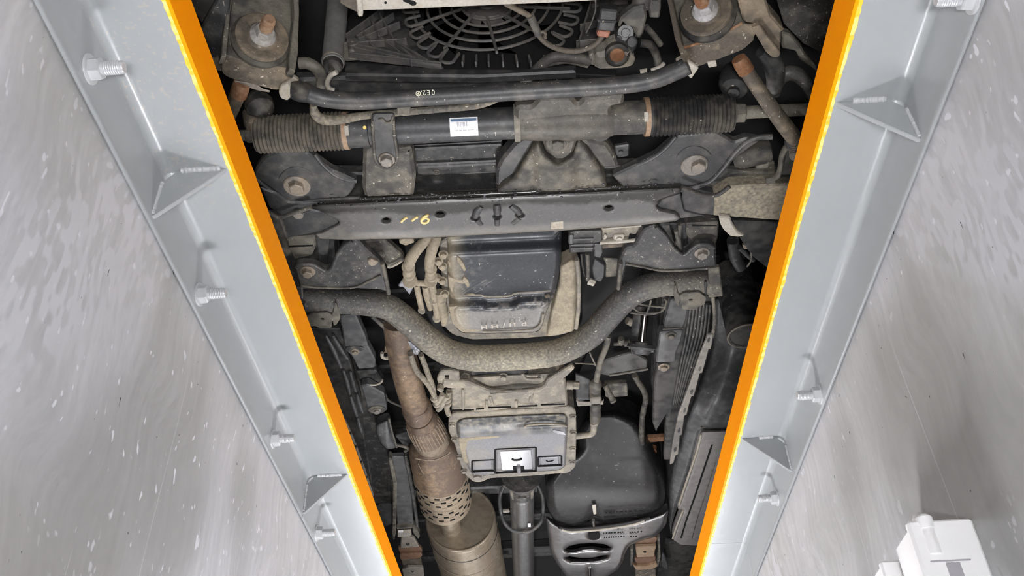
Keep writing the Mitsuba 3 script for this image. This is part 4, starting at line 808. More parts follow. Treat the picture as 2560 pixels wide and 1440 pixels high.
# pipe cluster left of the sump
k = thing('cooler_pipe_cluster', 'dust-caked elbow pipes and fittings along the left side of the sump', 'pipe cluster')
put(k, 'elbow', tube([(1082, 570), (1064, 600), (1044, 622), (1028, 645), (1021, 668), (1022, 694)], [.30, .28, .272, .272, .272, .272], [.0125, .0125, .0135, .0145, .0140, .0125]), 'dust_cake')
put(k, 'elbow', tube([(1098, 570), (1088, 602), (1080, 625), (1074, 655), (1077, 692)], [.30, .278, .270, .270, .270], [.0125, .0125, .0130, .0125, .0120]), 'dust_cake')
for x, y, r in ((1021, 668, .0165), (1023, 684, .0160), (1025, 702, .0185), (1077, 672, .0150), (1078, 690, .0155), (1076, 704, .0165)): put(k, 'ferrule', lathe(P(x, y, .27), (0, .8, .6), [(-.006, r * .9), (-.004, r), (.004, r), (.006, r * .9)], 24), 'dust_cake')
put(k, 'cross_tube', tube([(1034, 706), (1056, 708), (1080, 706), (1096, 690)], .272, .008), 'dust_cake')
put(k, 'tube', tube([(1041, 712), (1048, 744), (1056, 780)], .280, .0078), 'dust_cake')
put(k, 'tube', tube([(1064, 714), (1068, 738), (1076, 772)], .284, [.010, .010, .007]), 'dust_cake')
put(k, 'tube', tube([(1080, 712), (1086, 745), (1092, 778), (1092, 800)], .278, .0095), 'dust_cake')
put(k, 'tube', tube([(1098, 730), (1104, 760), (1110, 790), (1109, 812)], .276, [.0115, .0125, .0118, .006]), 'dust_cake')
for x, y, r in ((1054, 776, .0095), (1084, 752, .0105), (1091, 795, .0105), (1105, 748, .0125)): put(k, 'ferrule', lathe(P(x, y, .276), (0, .85, .5), [(-.006, r * .9), (-.004, r), (.004, r), (.006, r * .9)], 22), 'cast_alu')
for x, y in ((1108, 635), (1106, 664), (1106, 700), (1112, 733), (1096, 652)): bolt(k, P(x, y, .272), (.1, -.2, -1), .0088, .010, 'dust_cake', .012)
put(k, 'flange_strip', plate(rnd([(1098, 610), (1118, 596), (1122, 700), (1126, 790), (1114, 760), (1108, 720), (1100, 660)], 6), .283, .02, .004), 'cast_alu')
put(k, 'bracket', plate(rnd([(1006, 700), (1030, 692), (1040, 706), (1024, 738), (1010, 720), (995, 716)], 3), .288, .006, .002), 'foil')
put(k, 'connector', plate(rnd([(998, 598), (1012, 594), (1030, 594), (1036, 608), (1014, 616), (998, 610)], 3), .262, .02, .003), 'dust_cake')
one('engine_mount_arm', plate(rnd([(905, 606), (960, 598), (1004, 636), (1012, 650), (972, 672), (955, 650), (930, 630)], 5), .300, .02, .003), 'dusty_metal', 'dusty engine mount arm behind the left subframe plate', 'mount arm')
one('small_bolt', cat(lathe(P(952, 636, .295), (0, 0, -1), [(0, .010), (.004, .010)], 18), hexm(P(952, 636, .291), (0, 0, -1), .008, .008)), 'bolt_metal', 'small bolt on the dusty engine mount arm', 'bolt', smooth=20)
one('small_hook', tube([(1008, 650), (992, 660), (974, 668), (970, 664)], .288, .0035), 'pale_tan', 'thin pale hook at the end of the engine mount arm', 'hook')

# connectors and brackets right of the sump
k = thing('sensor_connector', 'black wiring connector block right of the sump, under the crossmember', 'connector')
put(k, 'block', plate(rnd([(1424, 583), (1440, 580), (1505, 578), (1506, 604), (1484, 610), (1484, 630), (1425, 634), (1422, 610)], 3), .262, .03, .003), 'plastic_black')
for y in (598, 612, 621): put(k, 'rib', bar(P(1425, y, .260), P(1484, y - 2, .260), .004, .006, .001), 'plastic_grey')
put(k, 'lever', bar(P(1428, 586, .258), P(1427, 608, .258), .012, .010, .003), 'plastic_grey')
put(k, 'stem', plate([(1486, 612), (1505, 610), (1507, 632), (1500, 646), (1486, 642)], .266, .015, .002), 'plastic_grey')
k = thing('sensor_bracket', 'thin tan bracket and rod with square nut, right of the black connector', 'bracket')
put(k, 'plate', plate(rnd([(1465, 572), (1604, 563), (1602, 574), (1588, 586), (1574, 584), (1570, 604), (1505, 606), (1506, 576)], 2), .272, .004, .001), 'cast_alu')
put(k, 'upper_edge', bar(P(1508, 571, .268), P(1604, 563, .268), .004, .006, .001), 'pale_tan')
put(k, 'rod', tube([(1500, 607), (1560, 603), (1602, 599)], .262, .0045, n=3), 'pale_tan')
put(k, 'rod_head', lathe(P(1602, 600, .262), unit(P(1612, 599, .262) - P(1602, 600, .262)), [(0, .009), (.006, .009), (.007, .006)], 16), 'pale_tan')
put(k, 'lower_plate', plate([(1503, 613), (1600, 606), (1599, 614), (1506, 622)], .270, .004, .001), 'brown_metal')
_b = P(1547, 592, .270); put(k, 'square_nut', cat(box(_b, (.026, .020, .012), .003), lathe(_b - UP * .004, (0, 0, -1), [(0, .008), (.006, .007), (.004, .003)], 14)), 'pale_tan')
put(k, 'clip', plate(rnd([(1511, 586), (1518, 590), (1516, 598), (1508, 600)], 2), .266, .004, .001), 'pale_tan')
put(k, 'tab', plate(rnd([(1563, 618), (1586, 616), (1584, 622), (1580, 630), (1572, 626), (1562, 630), (1558, 628)], 2), .262, .006, .001), 'pale_tan')
k = thing('sensor_stay', 'dark stay plates and small bolt between sump casting and right subframe plate', 'bracket')
put(k, 'plate', plate(rnd([(1486, 648), (1492, 650), (1512, 664), (1511, 690), (1502, 706), (1484, 700), (1480, 670)], 3), .280, .006, .002), 'dark_metal')
put(k, 'plate', plate(rnd([(1508, 646), (1546, 648), (1542, 692), (1514, 694), (1515, 660)], 3), .292, .006, .002), 'dusty_metal')
put(k, 'rod', tube([(1468, 634), (1470, 670), (1469, 700)], .275, .005, n=3), 'dusty_metal')
put(k, 'rod', tube([(1453, 634), (1456, 660), (1462, 690)], .282, .003, n=3), 'rubber')
bolt(k, P(1474, 703, .276), (.8, .1, -.5), .0085, .012, 'pale_tan', .010)

# ================================================================ gearbox crossmember
gx = thing('gearbox_crossmember', 'thick black curved tube crossmember sagging under the gearbox, sandy in the middle', 'crossmember')
gp = [(738, 748), (790, 752), (850, 754), (905, 757), (965, 766), (1001, 788), (1041, 822), (1076, 852), (1120, 880), (1180, 894), (1250, 894), (1330, 889), (1390, 881), (1432, 864), (1480, 834), (1528, 782), (1566, 744), (1604, 722), (1650, 711), (1710, 707), (1770, 706), (1794, 705)]
put(gx, 'tube', tube(gp, .262, [.0310, .0315, .0335, .0360, .0375, .0370, .0350, .0330, .0315, .0310], n=7, sides=40), 'sandy_tube')
put(gx, 'end_plate', plate(rnd([(1772, 674), (1800, 670), (1808, 742), (1772, 746)], 4), .238, .016, .003), 'dusty_metal')
put(gx, 'end_plate', plate(rnd([(738, 720), (756, 720), (760, 790), (744, 792)], 4), .238, .016, .003), 'dark_metal')
def tab(pts, hole, ear1, ear2, lab):
    put(gx, 'tab', plate(rnd(pts, 4), .224, .005, .001, holes=[ell(*hole, 5, 2.6, 12)]), 'dusty_metal', lab)
    put(gx, 'tab_ear', plate(rnd(ear1, 3), .226, .014, .002), 'dusty_metal'); put(gx, 'tab_ear', plate(rnd(ear2, 3), .230, .012, .002), 'dark_metal')
tab([(764, 792), (782, 784), (818, 782), (836, 792), (830, 806), (829, 820), (798, 821), (788, 815), (776, 818)], (806, 798), [(828, 790), (834, 775), (838, 755), (846, 776), (850, 798), (842, 812), (834, 816)], [(757, 760), (764, 758), (768, 790), (760, 792)], 'welded tab with a hole, left')
tab([(1700, 738), (1712, 732), (1748, 731), (1766, 744), (1762, 762), (1746, 767), (1742, 775), (1706, 774)], (1727, 750), [(1688, 712), (1694, 730), (1702, 742), (1698, 768), (1690, 760), (1684, 740)], [(1762, 708), (1768, 706), (1768, 742), (1760, 744)], 'welded tab with a hole, right')
k = thing('subframe_plate', 'dark curved gusset plate with one bolt above the left end of the tube crossmember', 'gusset plate')
put(k, 'plate', plate(rnd([(736, 666), (748, 660), (780, 660), (800, 668), (812, 676), (830, 670), (841, 642), (856, 616), (880, 600), (895, 600), (924, 632), (957, 660), (966, 690), (974, 732), (952, 726), (882, 722), (750, 724)], 7), .246, .022, .004), 'dark_metal')
put(k, 'rolled_edge', tube([(740, 668), (752, 661), (780, 661), (798, 669), (814, 677), (830, 669), (840, 644), (856, 617), (880, 602)], .246, .0048), 'dark_metal')
put(k, 'hem', tube([(956, 658), (963, 690), (972, 734)], .240, .0052, n=3), 'dusty_metal')
put(k, 'step', tube([(752, 714), (800, 719), (880, 719), (920, 704), (952, 688)], .244, .0030), 'dusty_metal')
bolt(k, P(769, 678, .246), (0, 0, -1), .0125, .012, 'bolt_metal', .0185)
put(k, 'clip', plate(rnd([(918, 652), (928, 648), (946, 656), (940, 664), (930, 667), (920, 662)], 2), .238, .010, .002), 'bolt_metal')
k = thing('subframe_plate', 'dark curved gusset plate with one bolt above the right end of the tube crossmember', 'gusset plate')
put(k, 'plate', plate(rnd([(1550, 652), (1562, 622), (1586, 616), (1602, 586), (1610, 574), (1638, 563), (1666, 590), (1682, 617), (1700, 632), (1713, 635), (1728, 622), (1746, 611), (1771, 610), (1788, 618), (1792, 672), (1776, 674), (1650, 679), (1566, 662), (1552, 722), (1541, 720)], 7), .246, .022, .004), 'dark_metal')
put(k, 'rolled_edge', tube([(1640, 566), (1666, 592), (1683, 619), (1700, 633), (1713, 636), (1730, 621), (1747, 611), (1772, 611), (1786, 619)], .246, .0048), 'dark_metal')
put(k, 'hem', tube([(1552, 656), (1549, 690), (1546, 722)], .240, .0052, n=3), 'dusty_metal')
put(k, 'step', tube([(1564, 660), (1610, 668), (1650, 676), (1700, 676), (1774, 670)], .244, .0030), 'dusty_metal')
bolt(k, P(1755, 632, .246), (0, 0, -1), .0125, .012, 'bolt_metal', .0185)
for s, pts, bl, lab in ((-1, [(716, 596), (786, 590), (790, 614), (780, 640), (735, 650), (720, 622)], [(722, 614), (782, 612), (782, 616), (722, 619)], 'dark box end above the left gusset plate'), (1, [(1716, 560), (1798, 556), (1796, 590), (1790, 612), (1730, 606), (1716, 590)], [(1730, 562), (1792, 562), (1792, 566), (1730, 566)], 'dark box end above the right gusset plate')):
    k = thing('rail_outrigger', lab, 'outrigger'); put(k, 'box', plate(rnd(pts, 4), .270, .05, .004), 'dusty_metal'); put(k, 'slot', plate(bl, .2694, .002, .0004), 'black')
    put(k, 'inner_wall', plate([(790, 592), (828, 590), (818, 668), (796, 664)] if s < 0 else [(1672, 560), (1716, 560), (1722, 612), (1702, 626), (1684, 604)], .285, .03, .003), 'dark_metal')
one('cable_bundle', cat(tube([(1700, 560), (1698, 590), (1690, 610)], .26, .0055, n=3), tube([(1690, 575), (1696, 600), (1700, 622)], .258, .006, n=3)), 'dusty_metal', 'short knobbly cable beside the right box end', 'cable')
one('hanger_stub', lathe(P(704, 622, .275), toward(704, 622, .275, 0, -1, 60), [(-.02, .022), (.01, .022), (.014, .015)], 22), 'dusty_metal', 'round dusty stub beside the left orange strip', 'stub')
# ================================================================ exhaust
def line_tube(px, z, r, **k): return tube(px, z, r, **k)
ex = thing('exhaust_pipe', 'rusty brown front exhaust pipe with collar, braided flex section and finned catalytic converter', 'exhaust pipe')
put(ex, 'pipe', tube([(990, 800), (1000, 858), (1006, 890), (1014, 925), (1025, 970), (1038, 1015), (1046, 1042)], .325, [.038, .040, .041, .042, .042, .041, .041], sides=32), 'exhaust')
a, b_ = P(1040, 1012, .325), P(1050, 1050, .327); put(ex, 'collar', lathe(a, b_ - a, [(.0, .041), (.006, .0455), (.03, .0475), (.05, .0455), (.06, .044)], 36), 'exhaust', 'lighter dusty collar')
a, b_ = P(1048, 1042, .327), P(1079, 1100, .335); L = np.linalg.norm(b_ - a); ax = unit(b_ - a)
put(ex, 'flex_section', lathe(a, ax, [(0, .044), (.02, .050), (.05, .055), (L * .7, .057), (L * .9, .057), (L, .052), (L + .01, .048)], 44), 'exhaust', 'braided flex section')
_u = unit(np.cross(ax, UP)); _v = np.cross(ax, _u)
for i in range(30):
    t = 2 * math.pi * i / 30; d = _u * math.cos(t) + _v * math.sin(t)
    put(ex, 'braid_ridge', sweep(np.array([a + ax * .03 + d * .0515, a + ax * L * .5 + d * .0565, a + ax * L * .92 + d * .0568]), .0022, 6), 'exhaust_light')
put(ex, 'flex_ring', lathe(a + ax * L * .80, ax, [(0, .0572), (.004, .0590), (.040, .0590), (.044, .0572)], 44), 'exhaust_light', 'pale ring')
a, b_ = P(1078, 1098, .336), P(1100, 1184, .356); L = np.linalg.norm(b_ - a); ax = unit(b_ - a)
put(ex, 'converter', lathe(a, ax, [(0, .050), (.02, .054), (.04, .072), (.07, .084), (L * .6, .090), (L, .094)], 48), 'exhaust', 'catalytic converter body')
put(ex, 'wire', tube([(1038, 1146), (1062, 1150), (1085, 1150), (1112, 1140), (1126, 1130)], .270, .0022), 'exhaust_light', 'thin tan strap')
for pth in ([(1046, 1160), (1056, 1180), (1064, 1186)], [(1066, 1174), (1060, 1186), (1052, 1192)], [(1072, 1168), (1066, 1182)]): put(ex, 'scratch', tube(pth, .2655, .0014), 'exhaust_light')
a2, b2 = P(1100, 1180, .356), P(1114, 1254, .372); L2 = np.linalg.norm(b2 - a2); ax2 = unit(b2 - a2)
pr = [(0, .092)]
for i in range(8):
    t = L2 * (i + .0) / 8; w = L2 / 8; pr += [(t + w * .02, .0955), (t + w * .70, .0975), (t + w * .76, .0905), (t + w * .96, .0905)]
pr += [(L2, .094), (L2 + .004, .070), (L2 + .006, .03)]
sh = put(ex, 'heat_shield', lathe(a2, ax2, pr, 56), 'exhaust_light', 'grooved and slotted heat shield band', smooth=25)
_u = unit(np.cross(ax2, UP)); _v = np.cross(ax2, _u)
for i in range(8): put(sh, 'groove', tube3([a2 + ax2 * (L2 * (i + .87) / 8) + (_u * math.cos(t) + _v * math.sin(t)) * .0915 for t in np.linspace(0, 2 * math.pi, 41)[:-1]], .0022, 1, 6, True), 'seam_black')
Rm = lambda d: np.stack([ax2, np.cross(d, ax2), d], 1)
for i in range(7):
    if i == 3: continue
    for j in range(15):
        t = 2 * math.pi * (j + .5 * (i % 2)) / 15; d = _u * math.cos(t) + _v * math.sin(t)
        if np.dot(d, CAM - a2) < 0: continue
        put(sh, 'slot', box(a2 + ax2 * L2 * (i + .45) / 8 + d * .0962, (.008, .018, .006), .0015, Rm(d)), 'black')
put(ex, 'tail_pipe', tube([(1112, 1252), (1122, 1295), (1132, 1340)], [.372, .376, .386], .0385, sides=32), 'muffler_metal', 'short tan inlet pipe')

mu = thing('muffler', 'big tan drum muffler with a domed front end, below the slotted heat shield', 'muffler')
c = P(1152, 1300, .42); axm = unit(np.array([.02, 1, -.02])); rr = .139
put(mu, 'end_cap', lathe(c, axm, [(.03, .03), (.022, .06), (.014, rr * .78), (.010, rr * .86), (.0, rr * .93), (-.008, rr * .97), (-.004, rr), (.012, rr)], 64), 'muffler_metal', 'dished end cap')
put(mu, 'end_rim', lathe(c, axm, [(-.008, rr * .965), (-.011, rr * .985), (-.004, rr * 1.012), (.008, rr * 1.012), (.010, rr)], 64), 'muffler_metal')
put(mu, 'shell', lathe(c + axm * .012, axm, [(0, rr * .995), (.075, rr * 1.0), (.076, rr * 1.02), (.085, rr * 1.022), (.086, rr * 1.005), (.20, rr * 1.01), (.201, rr * 1.03), (.210, rr * 1.03), (.211, rr * 1.012), (.75, rr * 1.01), (.76, .02)], 64), 'muffler_metal')
for d_ in (.072, .196): put(mu, 'seam', tube3([c + axm * (.012 + d_) + (np.array([1.0, 0, 0]) * math.cos(t) + np.cross(axm, np.array([1.0, 0, 0])) * math.sin(t)) * rr * 1.003 for t in np.linspace(0, 2 * math.pi, 61)[:-1]], .0016, 1, 6, True), 'seam_black')
put(mu, 'inlet_boss', tube([(1124, 1328), (1134, 1344), (1142, 1352)], [.402, .400, .410], [.044, .046, .044], sides=30), 'muffler_metal', 'inlet collar')
bo = [PY(x, y, c[1] - .004) for x, y in ((1098, 1322), (1104, 1344), (1122, 1360), (1146, 1360), (1164, 1344), (1166, 1316))]
put(mu, 'inlet_bead', tube3(bo, .0042), 'muffler_metal')
_w = unit(np.cross(axm, UP)); _z = np.cross(axm, _w)
put(mu, 'rim_bead', tube3([c - axm * .008 + (_w * math.cos(a) + _z * math.sin(a)) * rr * .965 for a in np.linspace(0, 2 * math.pi, 49)[:-1]], .0055, 2, 10, True), 'muffler_metal')
put(mu, 'dish_bead', tube3([c - axm * .002 + (_w * math.cos(a) + _z * math.sin(a)) * rr * .82 for a in np.linspace(0, 2 * math.pi, 49)[:-1]], .0030, 2, 10, True), 'muffler_metal')

# ================================================================ gearbox
gb = thing('gearbox', 'tan dusty gearbox casting with cross-arms, behind the tube crossmember', 'gearbox')
put(gb, 'casing', relief(rnd([(1126, 958), (1180, 940), (1390, 930), (1414, 944), (1420, 1012), (1436, 1016), (1436, 1024), (1300, 1026), (1130, 1040), (1128, 1000)], 6), lambda x, y: .315 + .006 * ss(1000, 1020, y) + .004 * math.sin(x * .045), .40, 6, .012, 8), 'cast_alu', smooth=45)
put(gb, 'bell_housing', plate(rnd([(1150, 918), (1200, 926), (1340, 924), (1400, 905), (1396, 940), (1340, 962), (1240, 968), (1172, 958)], 6), .335, .05, .006), 'cast_alu')
put(gb, 'cover_plate', plate(rnd([(1176, 926), (1320, 925), (1322, 944), (1300, 958), (1240, 962), (1196, 956), (1178, 944)], 4), .326, .006, .002), 'dark_metal')
put(gb, 'arm', plate(rnd([(1104, 966), (1108, 950), (1170, 955), (1200, 968), (1226, 978), (1300, 980), (1352, 972), (1364, 962), (1366, 952), (1430, 914), (1438, 922), (1420, 940), (1384, 966), (1360, 975), (1346, 984), (1240, 992), (1208, 986), (1176, 972), (1120, 972)], 5), .292, .014, .004), 'cast_alu', 'forked cast cross-arm')
put(gb, 'arm_pad', plate(rnd([(1222, 984), (1340, 976), (1330, 992), (1296, 1000), (1250, 998)], 5), .288, .012, .004), 'cast_alu')
put(gb, 'side_lug', plate(rnd([(1092, 948), (1100, 930), (1110, 926), (1148, 930), (1150, 960), (1106, 972), (1096, 966)], 4), .296, .012, .003, holes=[[(1112, 938), (1122, 938), (1122, 950), (1112, 950)]]), 'cast_alu')
for pth in ([(1225, 990), (1232, 1012)], [(1330, 985), (1326, 1000)], [(1157, 972), (1158, 1022)], [(1216, 1000), (1217, 1018)], [(1290, 1000), (1291, 1016)]): put(gb, 'casting_rib', tube(pth, .310, .0042), 'cast_alu')
for x, y in ((1163, 940), (1258, 940), (1352, 936)): bolt(gb, P(x, y, .322), (0, -.2, -1), .010, .012, 'cast_alu', .014)
put(gb, 'pipe_clip', tube([(1306, 932), (1312, 944), (1330, 948), (1352, 946)], .300, .0048), 'cast_alu')
for x0, x1, y0 in ((1130, 1185, 1029), (1190, 1210, 1026), (1220, 1278, 1022), (1292, 1344, 1019), (1352, 1412, 1015)): put(gb, 'seam_gap', bar(P(x0, y0 - 3, .3115), P(x1, y0 - 5, .3115), .004, .004, .0008), 'black')
put(gb, 'side_bolt', cat(lathe(P(1416, 962, .33), (1, .05, -.1), [(0, .014), (.02, .014), (.022, .010)], 20), hexm(P(1430, 962, .33), (1, .05, -.1), .013, .022)), 'cast_alu', smooth=25)
put(gb, 'output_flange', lathe(P(1304, 1184, .385), (0, 1, .0), [(0, .075), (.02, .070), (.04, .058), (.06, .05), (.07, .05)], 40), 'dark_metal', 'round output flange')

tp = thing('gearbox_oil_pan', 'shiny metal gearbox oil pan with recessed panels and a dusty front slope', 'oil pan')
out = rnd([(1121, 1046), (1134, 1034), (1230, 1029), (1340, 1023), (1428, 1018), (1440, 1028), (1441, 1090), (1439, 1168), (1424, 1182), (1330, 1190), (1226, 1196), (1204, 1206), (1184, 1206), (1164, 1190), (1150, 1160), (1139, 1118), (1121, 1078)], 7)
put(tp, 'rim', plate(out, .315, .010, .003), 'cast_alu', 'dusty bolted rim')
inn = rnd([(1140, 1052), (1160, 1044), (1300, 1036), (1412, 1032), (1420, 1042), (1418, 1090), (1414, 1166), (1396, 1176), (1250, 1184), (1206, 1190), (1180, 1186), (1168, 1164), (1156, 1120), (1142, 1086)], 8)
pk = [((1236, 1118), (1342, 1182)), ((1178, 1148), (1238, 1180)), ((1343, 1138), (1406, 1166))]
def zt(x, y):
    yy = y + (x - 1280) * .05
    z = .306 - .026 * ss(1044, 1092, yy) + .003 * (1 - ss(1068, 1080, yy)) * 0
    z -= .004 * ss(1060, 1070, yy - .02 * (x - 1330)) * ss(1280, 1320, x) * (1 - ss(1072, 1084, yy))
    for (x0, y0), (x1, y1) in pk:
        yr = y + (x - (x0 + x1) / 2) * .05
        z += (.009 if x0 == 1236 else .006) * ss(x0, x0 + 7, x) * (1 - ss(x1 - 7, x1, x)) * ss(y0, y0 + 7, yr) * (1 - ss(y1 - 6, y1, yr))
    return z
put(tp, 'body', relief(inn, zt, .318, 3.2, .016, 9), 'pan_metal', smooth=50)
def frame_of(q, z, w=.0042): return [bar(P(*q[i], z), P(*q[(i + 1) % 4], z), w, w, .001) for i in range(4)]
for (x0, y0), (x1, y1) in pk:
    s = lambda x, y: (x, y - (x - (x0 + x1) / 2) * .05)
    put(tp, 'recess_groove', cat(*frame_of([s(x0 + 2, y0 + 2), s(x1 - 2, y0 + 2), s(x1 - 2, y1 - 2), s(x0 + 2, y1 - 2)], .2815, .0055)), 'black', 'dark outline round a recess')  # black bars outlining each recess
put(tp, 'recess_panel', plate([(1250, 1130), (1328, 1126), (1332, 1176), (1256, 1180)], .2845, .004, .001), 'pan_bright', 'recess floor with lamp glare painted as bright metal')
put(tp, 'recess_panel', plate([(1352, 1146), (1396, 1143), (1397, 1160), (1353, 1163)], .2825, .004, .001), 'pan_bright', 'recess floor with lamp glare painted as bright metal')
put(tp, 'recess_panel', plate([(1186, 1154), (1228, 1151), (1229, 1172), (1188, 1174)], .2825, .004, .001), 'pan_metal')
put(tp, 'handle_slot', tube([(1281, 1147), (1284, 1150), (1300, 1149), (1303, 1146)], .2842, .0036, sx=1), 'black', 'dark handle-shaped slot')
put(tp, 'handle_slot', tube([(1366, 1151), (1370, 1154), (1380, 1152), (1384, 1150)], .2822, .0022), 'black')
put(tp, 'notch', plate([(1282, 1166), (1310, 1165), (1312, 1178), (1284, 1180)], .2835, .003, .0006), 'black')
put(tp, 'notch_post', tube([(1296, 1166), (1298, 1180)], .283, .0075), 'pan_metal')
put(tp, 'edge_rib', tube([(1312, 1068), (1320, 1063), (1360, 1060), (1404, 1062), (1416, 1066)], .2865, .0032), 'cast_alu')
put(tp, 'bright_scuff', plate([(1382, 1076), (1410, 1080), (1416, 1088), (1402, 1086), (1384, 1082)], .2800, .002, .0006), 'pan_bright')  # small patch in the bright pan metal
for x, y in ((1432, 1040), (1433, 1080), (1432, 1120), (1430, 1154), (1130, 1060), (1136, 1096), (1148, 1140), (1160, 1176)): bolt(tp, P(x, y, .314), (0, 0, -1), .0085, .008, 'cast_alu', .011)
bolt(tp, P(1194, 1190, .292), (0, 0, -1), .016, .010, 'bolt_metal', .0195, name='drain_plug')
put(tp, 'mud', plate(rnd([(1146, 1096), (1200, 1092), (1246, 1090), (1250, 1094), (1170, 1102), (1164, 1130), (1172, 1160), (1160, 1156), (1150, 1124)], 4), .2795, .008, .002), 'dust_cake', 'tan mud along the left edge')
one('breather_pipe', tube([(1436, 1090), (1462, 1088), (1478, 1085), (1484, 1076), (1484, 1056)], .33, .0105, sides=20), 'cast_alu', 'tan L-shaped pipe leaving the right side of the gearbox oil pan', 'pipe')

# gear selector cable
k = thing('selector_cable', 'grey cable with a round rubber end and threaded adjuster, right of the gearbox', 'cable')
put(k, 'cable', tube([(1522, 840), (1514, 870), (1502, 900), (1495, 930), (1490, 958)], .335, [.0085, .009, .009, .009, .009]), 'dusty_metal')
put(k, 'ball', lathe(P(1489, 952, .335), unit(P(1488, 1000, .335) - P(1490, 950, .335)), [(0, .010), (.008, .017), (.022, .020), (.036, .0185), (.05, .0175), (.052, .012)], 28), 'dusty_metal')
put(k, 'collar', bar(P(1489, 984, .335), P(1489, 1000, .335), .034, .034, .004), 'cast_alu')
a, b_ = P(1489, 1004, .335), P(1488, 1050, .335); n_ = 14; L = np.linalg.norm(b_ - a)
put(k, 'adjuster', lathe(a, b_ - a, [(L * i / (2 * n_), .0155 + .0022 * (i % 2)) for i in range(2 * n_ + 1)], 24), 'dusty_metal', 'threaded adjuster')
put(k, 'nut', hexm(b_, b_ - a, .012, .03), 'cast_alu', smooth=20)
put(k, 'bracket', plate(rnd([(1440, 1000), (1448, 1004), (1470, 1006), (1506, 1004), (1510, 998), (1508, 1012), (1444, 1016)], 2), .326, .004, .001), 'cast_alu')
put(k, 'plate', plate(rnd([(1438, 935), (1478, 950), (1480, 1000), (1440, 1004)], 4), .36, .008, .002), 'dark_metal')
one('grey_duct_end', plate(rnd([(1512, 962), (1568, 960), (1570, 992), (1514, 994)], 3), .42, .02, .003), 'dusty_metal', 'flat grey-green plate between the selector cable and right rail', 'plate')
one('linkage_pin', lathe(P(1512, 962, .40), unit(P(1536, 1008, .37) - P(1512, 962, .40)), [(0, .009), (.06, .0095), (.061, .0115), (.068, .0115), (.07, .008)], 18), 'dusty_metal', 'slanting grey pin in front of the flat grey-green plate', 'pin')
one('bracket_rod', tube([(1524, 938), (1580, 929), (1620, 922)], .36, .0042), 'dusty_metal', 'thin slanting rod above the flat grey-green plate', 'rod')
one('gearbox_shield', plate(rnd([(1500, 905), (1580, 880), (1620, 900), (1618, 924), (1530, 942), (1496, 936)], 8), .44, .02, .004), 'plastic_black', 'black shield plate under the shiny rod and base', 'shield')
one('wire_loop', tube3([P(x, y, .30) for x, y in ((1438, 908), (1482, 910), (1488, 912), (1478, 890), (1474, 880))], .0024), 'dusty_metal', 'thin wire loop at the lower right side of the tube crossmember', 'wire')
k = thing('parking_lever_rod', 'shiny upright rod with round base, below the right end of the tube crossmember', 'rod')
put(k, 'rod', tube([(1612, 786), (1608, 820), (1604, 858)], [.40, .37, .335], .0115, sides=22), 'chrome')
put(k, 'sleeve', tube([(1600, 772), (1598, 800), (1594, 838)], [.43, .40, .37], .020, sides=22), 'dark_metal')
put(k, 'ring', lathe(P(1604, 858, .335), unit(P(1604, 858, .335) - P(1608, 820, .37)), [(-.004, .016), (-.002, .0205), (.004, .0205), (.006, .016)], 26), 'dusty_metal')
put(k, 'base', lathe(P(1604, 866, .34), unit(P(1604, 858, .335) - P(1608, 820, .37)), [(-.006, .040), (.004, .042), (.010, .030), (.018, .026), (.024, .020)], 32), 'dark_metal')
put(k, 'base_plate', plate(rnd([(1576, 868), (1634, 866), (1636, 882), (1578, 884)], 3), .36, .008, .002), 'dark_metal')
for r in ([(1582, 768), (1600, 780), (1640, 782), (1656, 776), (1664, 762), (1664, 748)], [(1590, 758), (1620, 764), (1664, 768)], [(1576, 782), (1620, 786), (1650, 780), (1662, 770)], [(1628, 750), (1622, 770), (1614, 788)], [(1660, 746), (1668, 756), (1664, 770)]): put(k, 'guard_wire', tube(r, .375, .0030), 'dusty_metal')
k = thing('cross_fitting', 'small dusty four-way fitting left of the round rod base', 'fitting')
put(k, 'body', cat(lathe(P(1534, 860, .40), (1, 0, 0), [(0, .006), (.03, .006), (.032, .010), (.046, .010), (.05, .006), (.064, .006)], 16), lathe(P(1553, 846, .40), unit(P(1553, 872, .40) - P(1553, 846, .40)), [(0, .009), (.016, .011), (.03, .006)], 16)), 'dusty_metal')
put(k, 'disc', lathe(P(1571, 859, .40), (1, 0, 0), [(0, .016), (.003, .016)], 20), 'dusty_metal')
one('pale_lever', cat(bar(P(1572, 800, .40), P(1582, 812, .40), .02, .01, .003), lathe(P(1582, 806, .40), (.8, .5, 0), [(-.02, .011), (.02, .011)], 14)), 'bolt_metal', 'small pale lever left of the shiny rod', 'lever')

# left of the gearbox: pipes and foil
k = thing('cooler_lines', 'pair of sandy cooler lines between the crumpled foil and the gearbox', 'pipes')
put(k, 'line', tube([(1026, 884), (1032, 905), (1042, 928), (1058, 946), (1074, 966), (1086, 990), (1092, 1008)], .285, .0085), 'sandy_metal')
put(k, 'line', tube([(1052, 886), (1062, 912), (1072, 940), (1082, 966), (1084, 980)], .290, .0080), 'sandy_metal')
put(k, 'line', tube([(1122, 978), (1120, 1000), (1117, 1020), (1122, 1036)], .290, .0085), 'sandy_metal')
for x, y in ((1086, 996), (1092, 1010), (1118, 1000), (1118, 1010)): put(k, 'ferrule', lathe(P(x, y, .285), (.2, .9, 0), [(-.006, .009), (-.004, .0122), (.004, .0122), (.006, .009)], 20), 'cast_alu')
put(k, 'clamp', cat(tube([(1094, 1024), (1102, 1018), (1110, 1000), (1118, 990)], .282, .0085), tube([(1090, 1008), (1098, 1000), (1106, 986)], .282, .008)), 'cast_alu')
put(k, 'fitting', bar(P(1096, 972, .285), P(1106, 968, .285), .02, .02, .003), 'cast_alu')
k = thing('heat_foil', 'crumpled silvery blue heat foil between the exhaust pipe and the tube crossmember', 'heat shield')
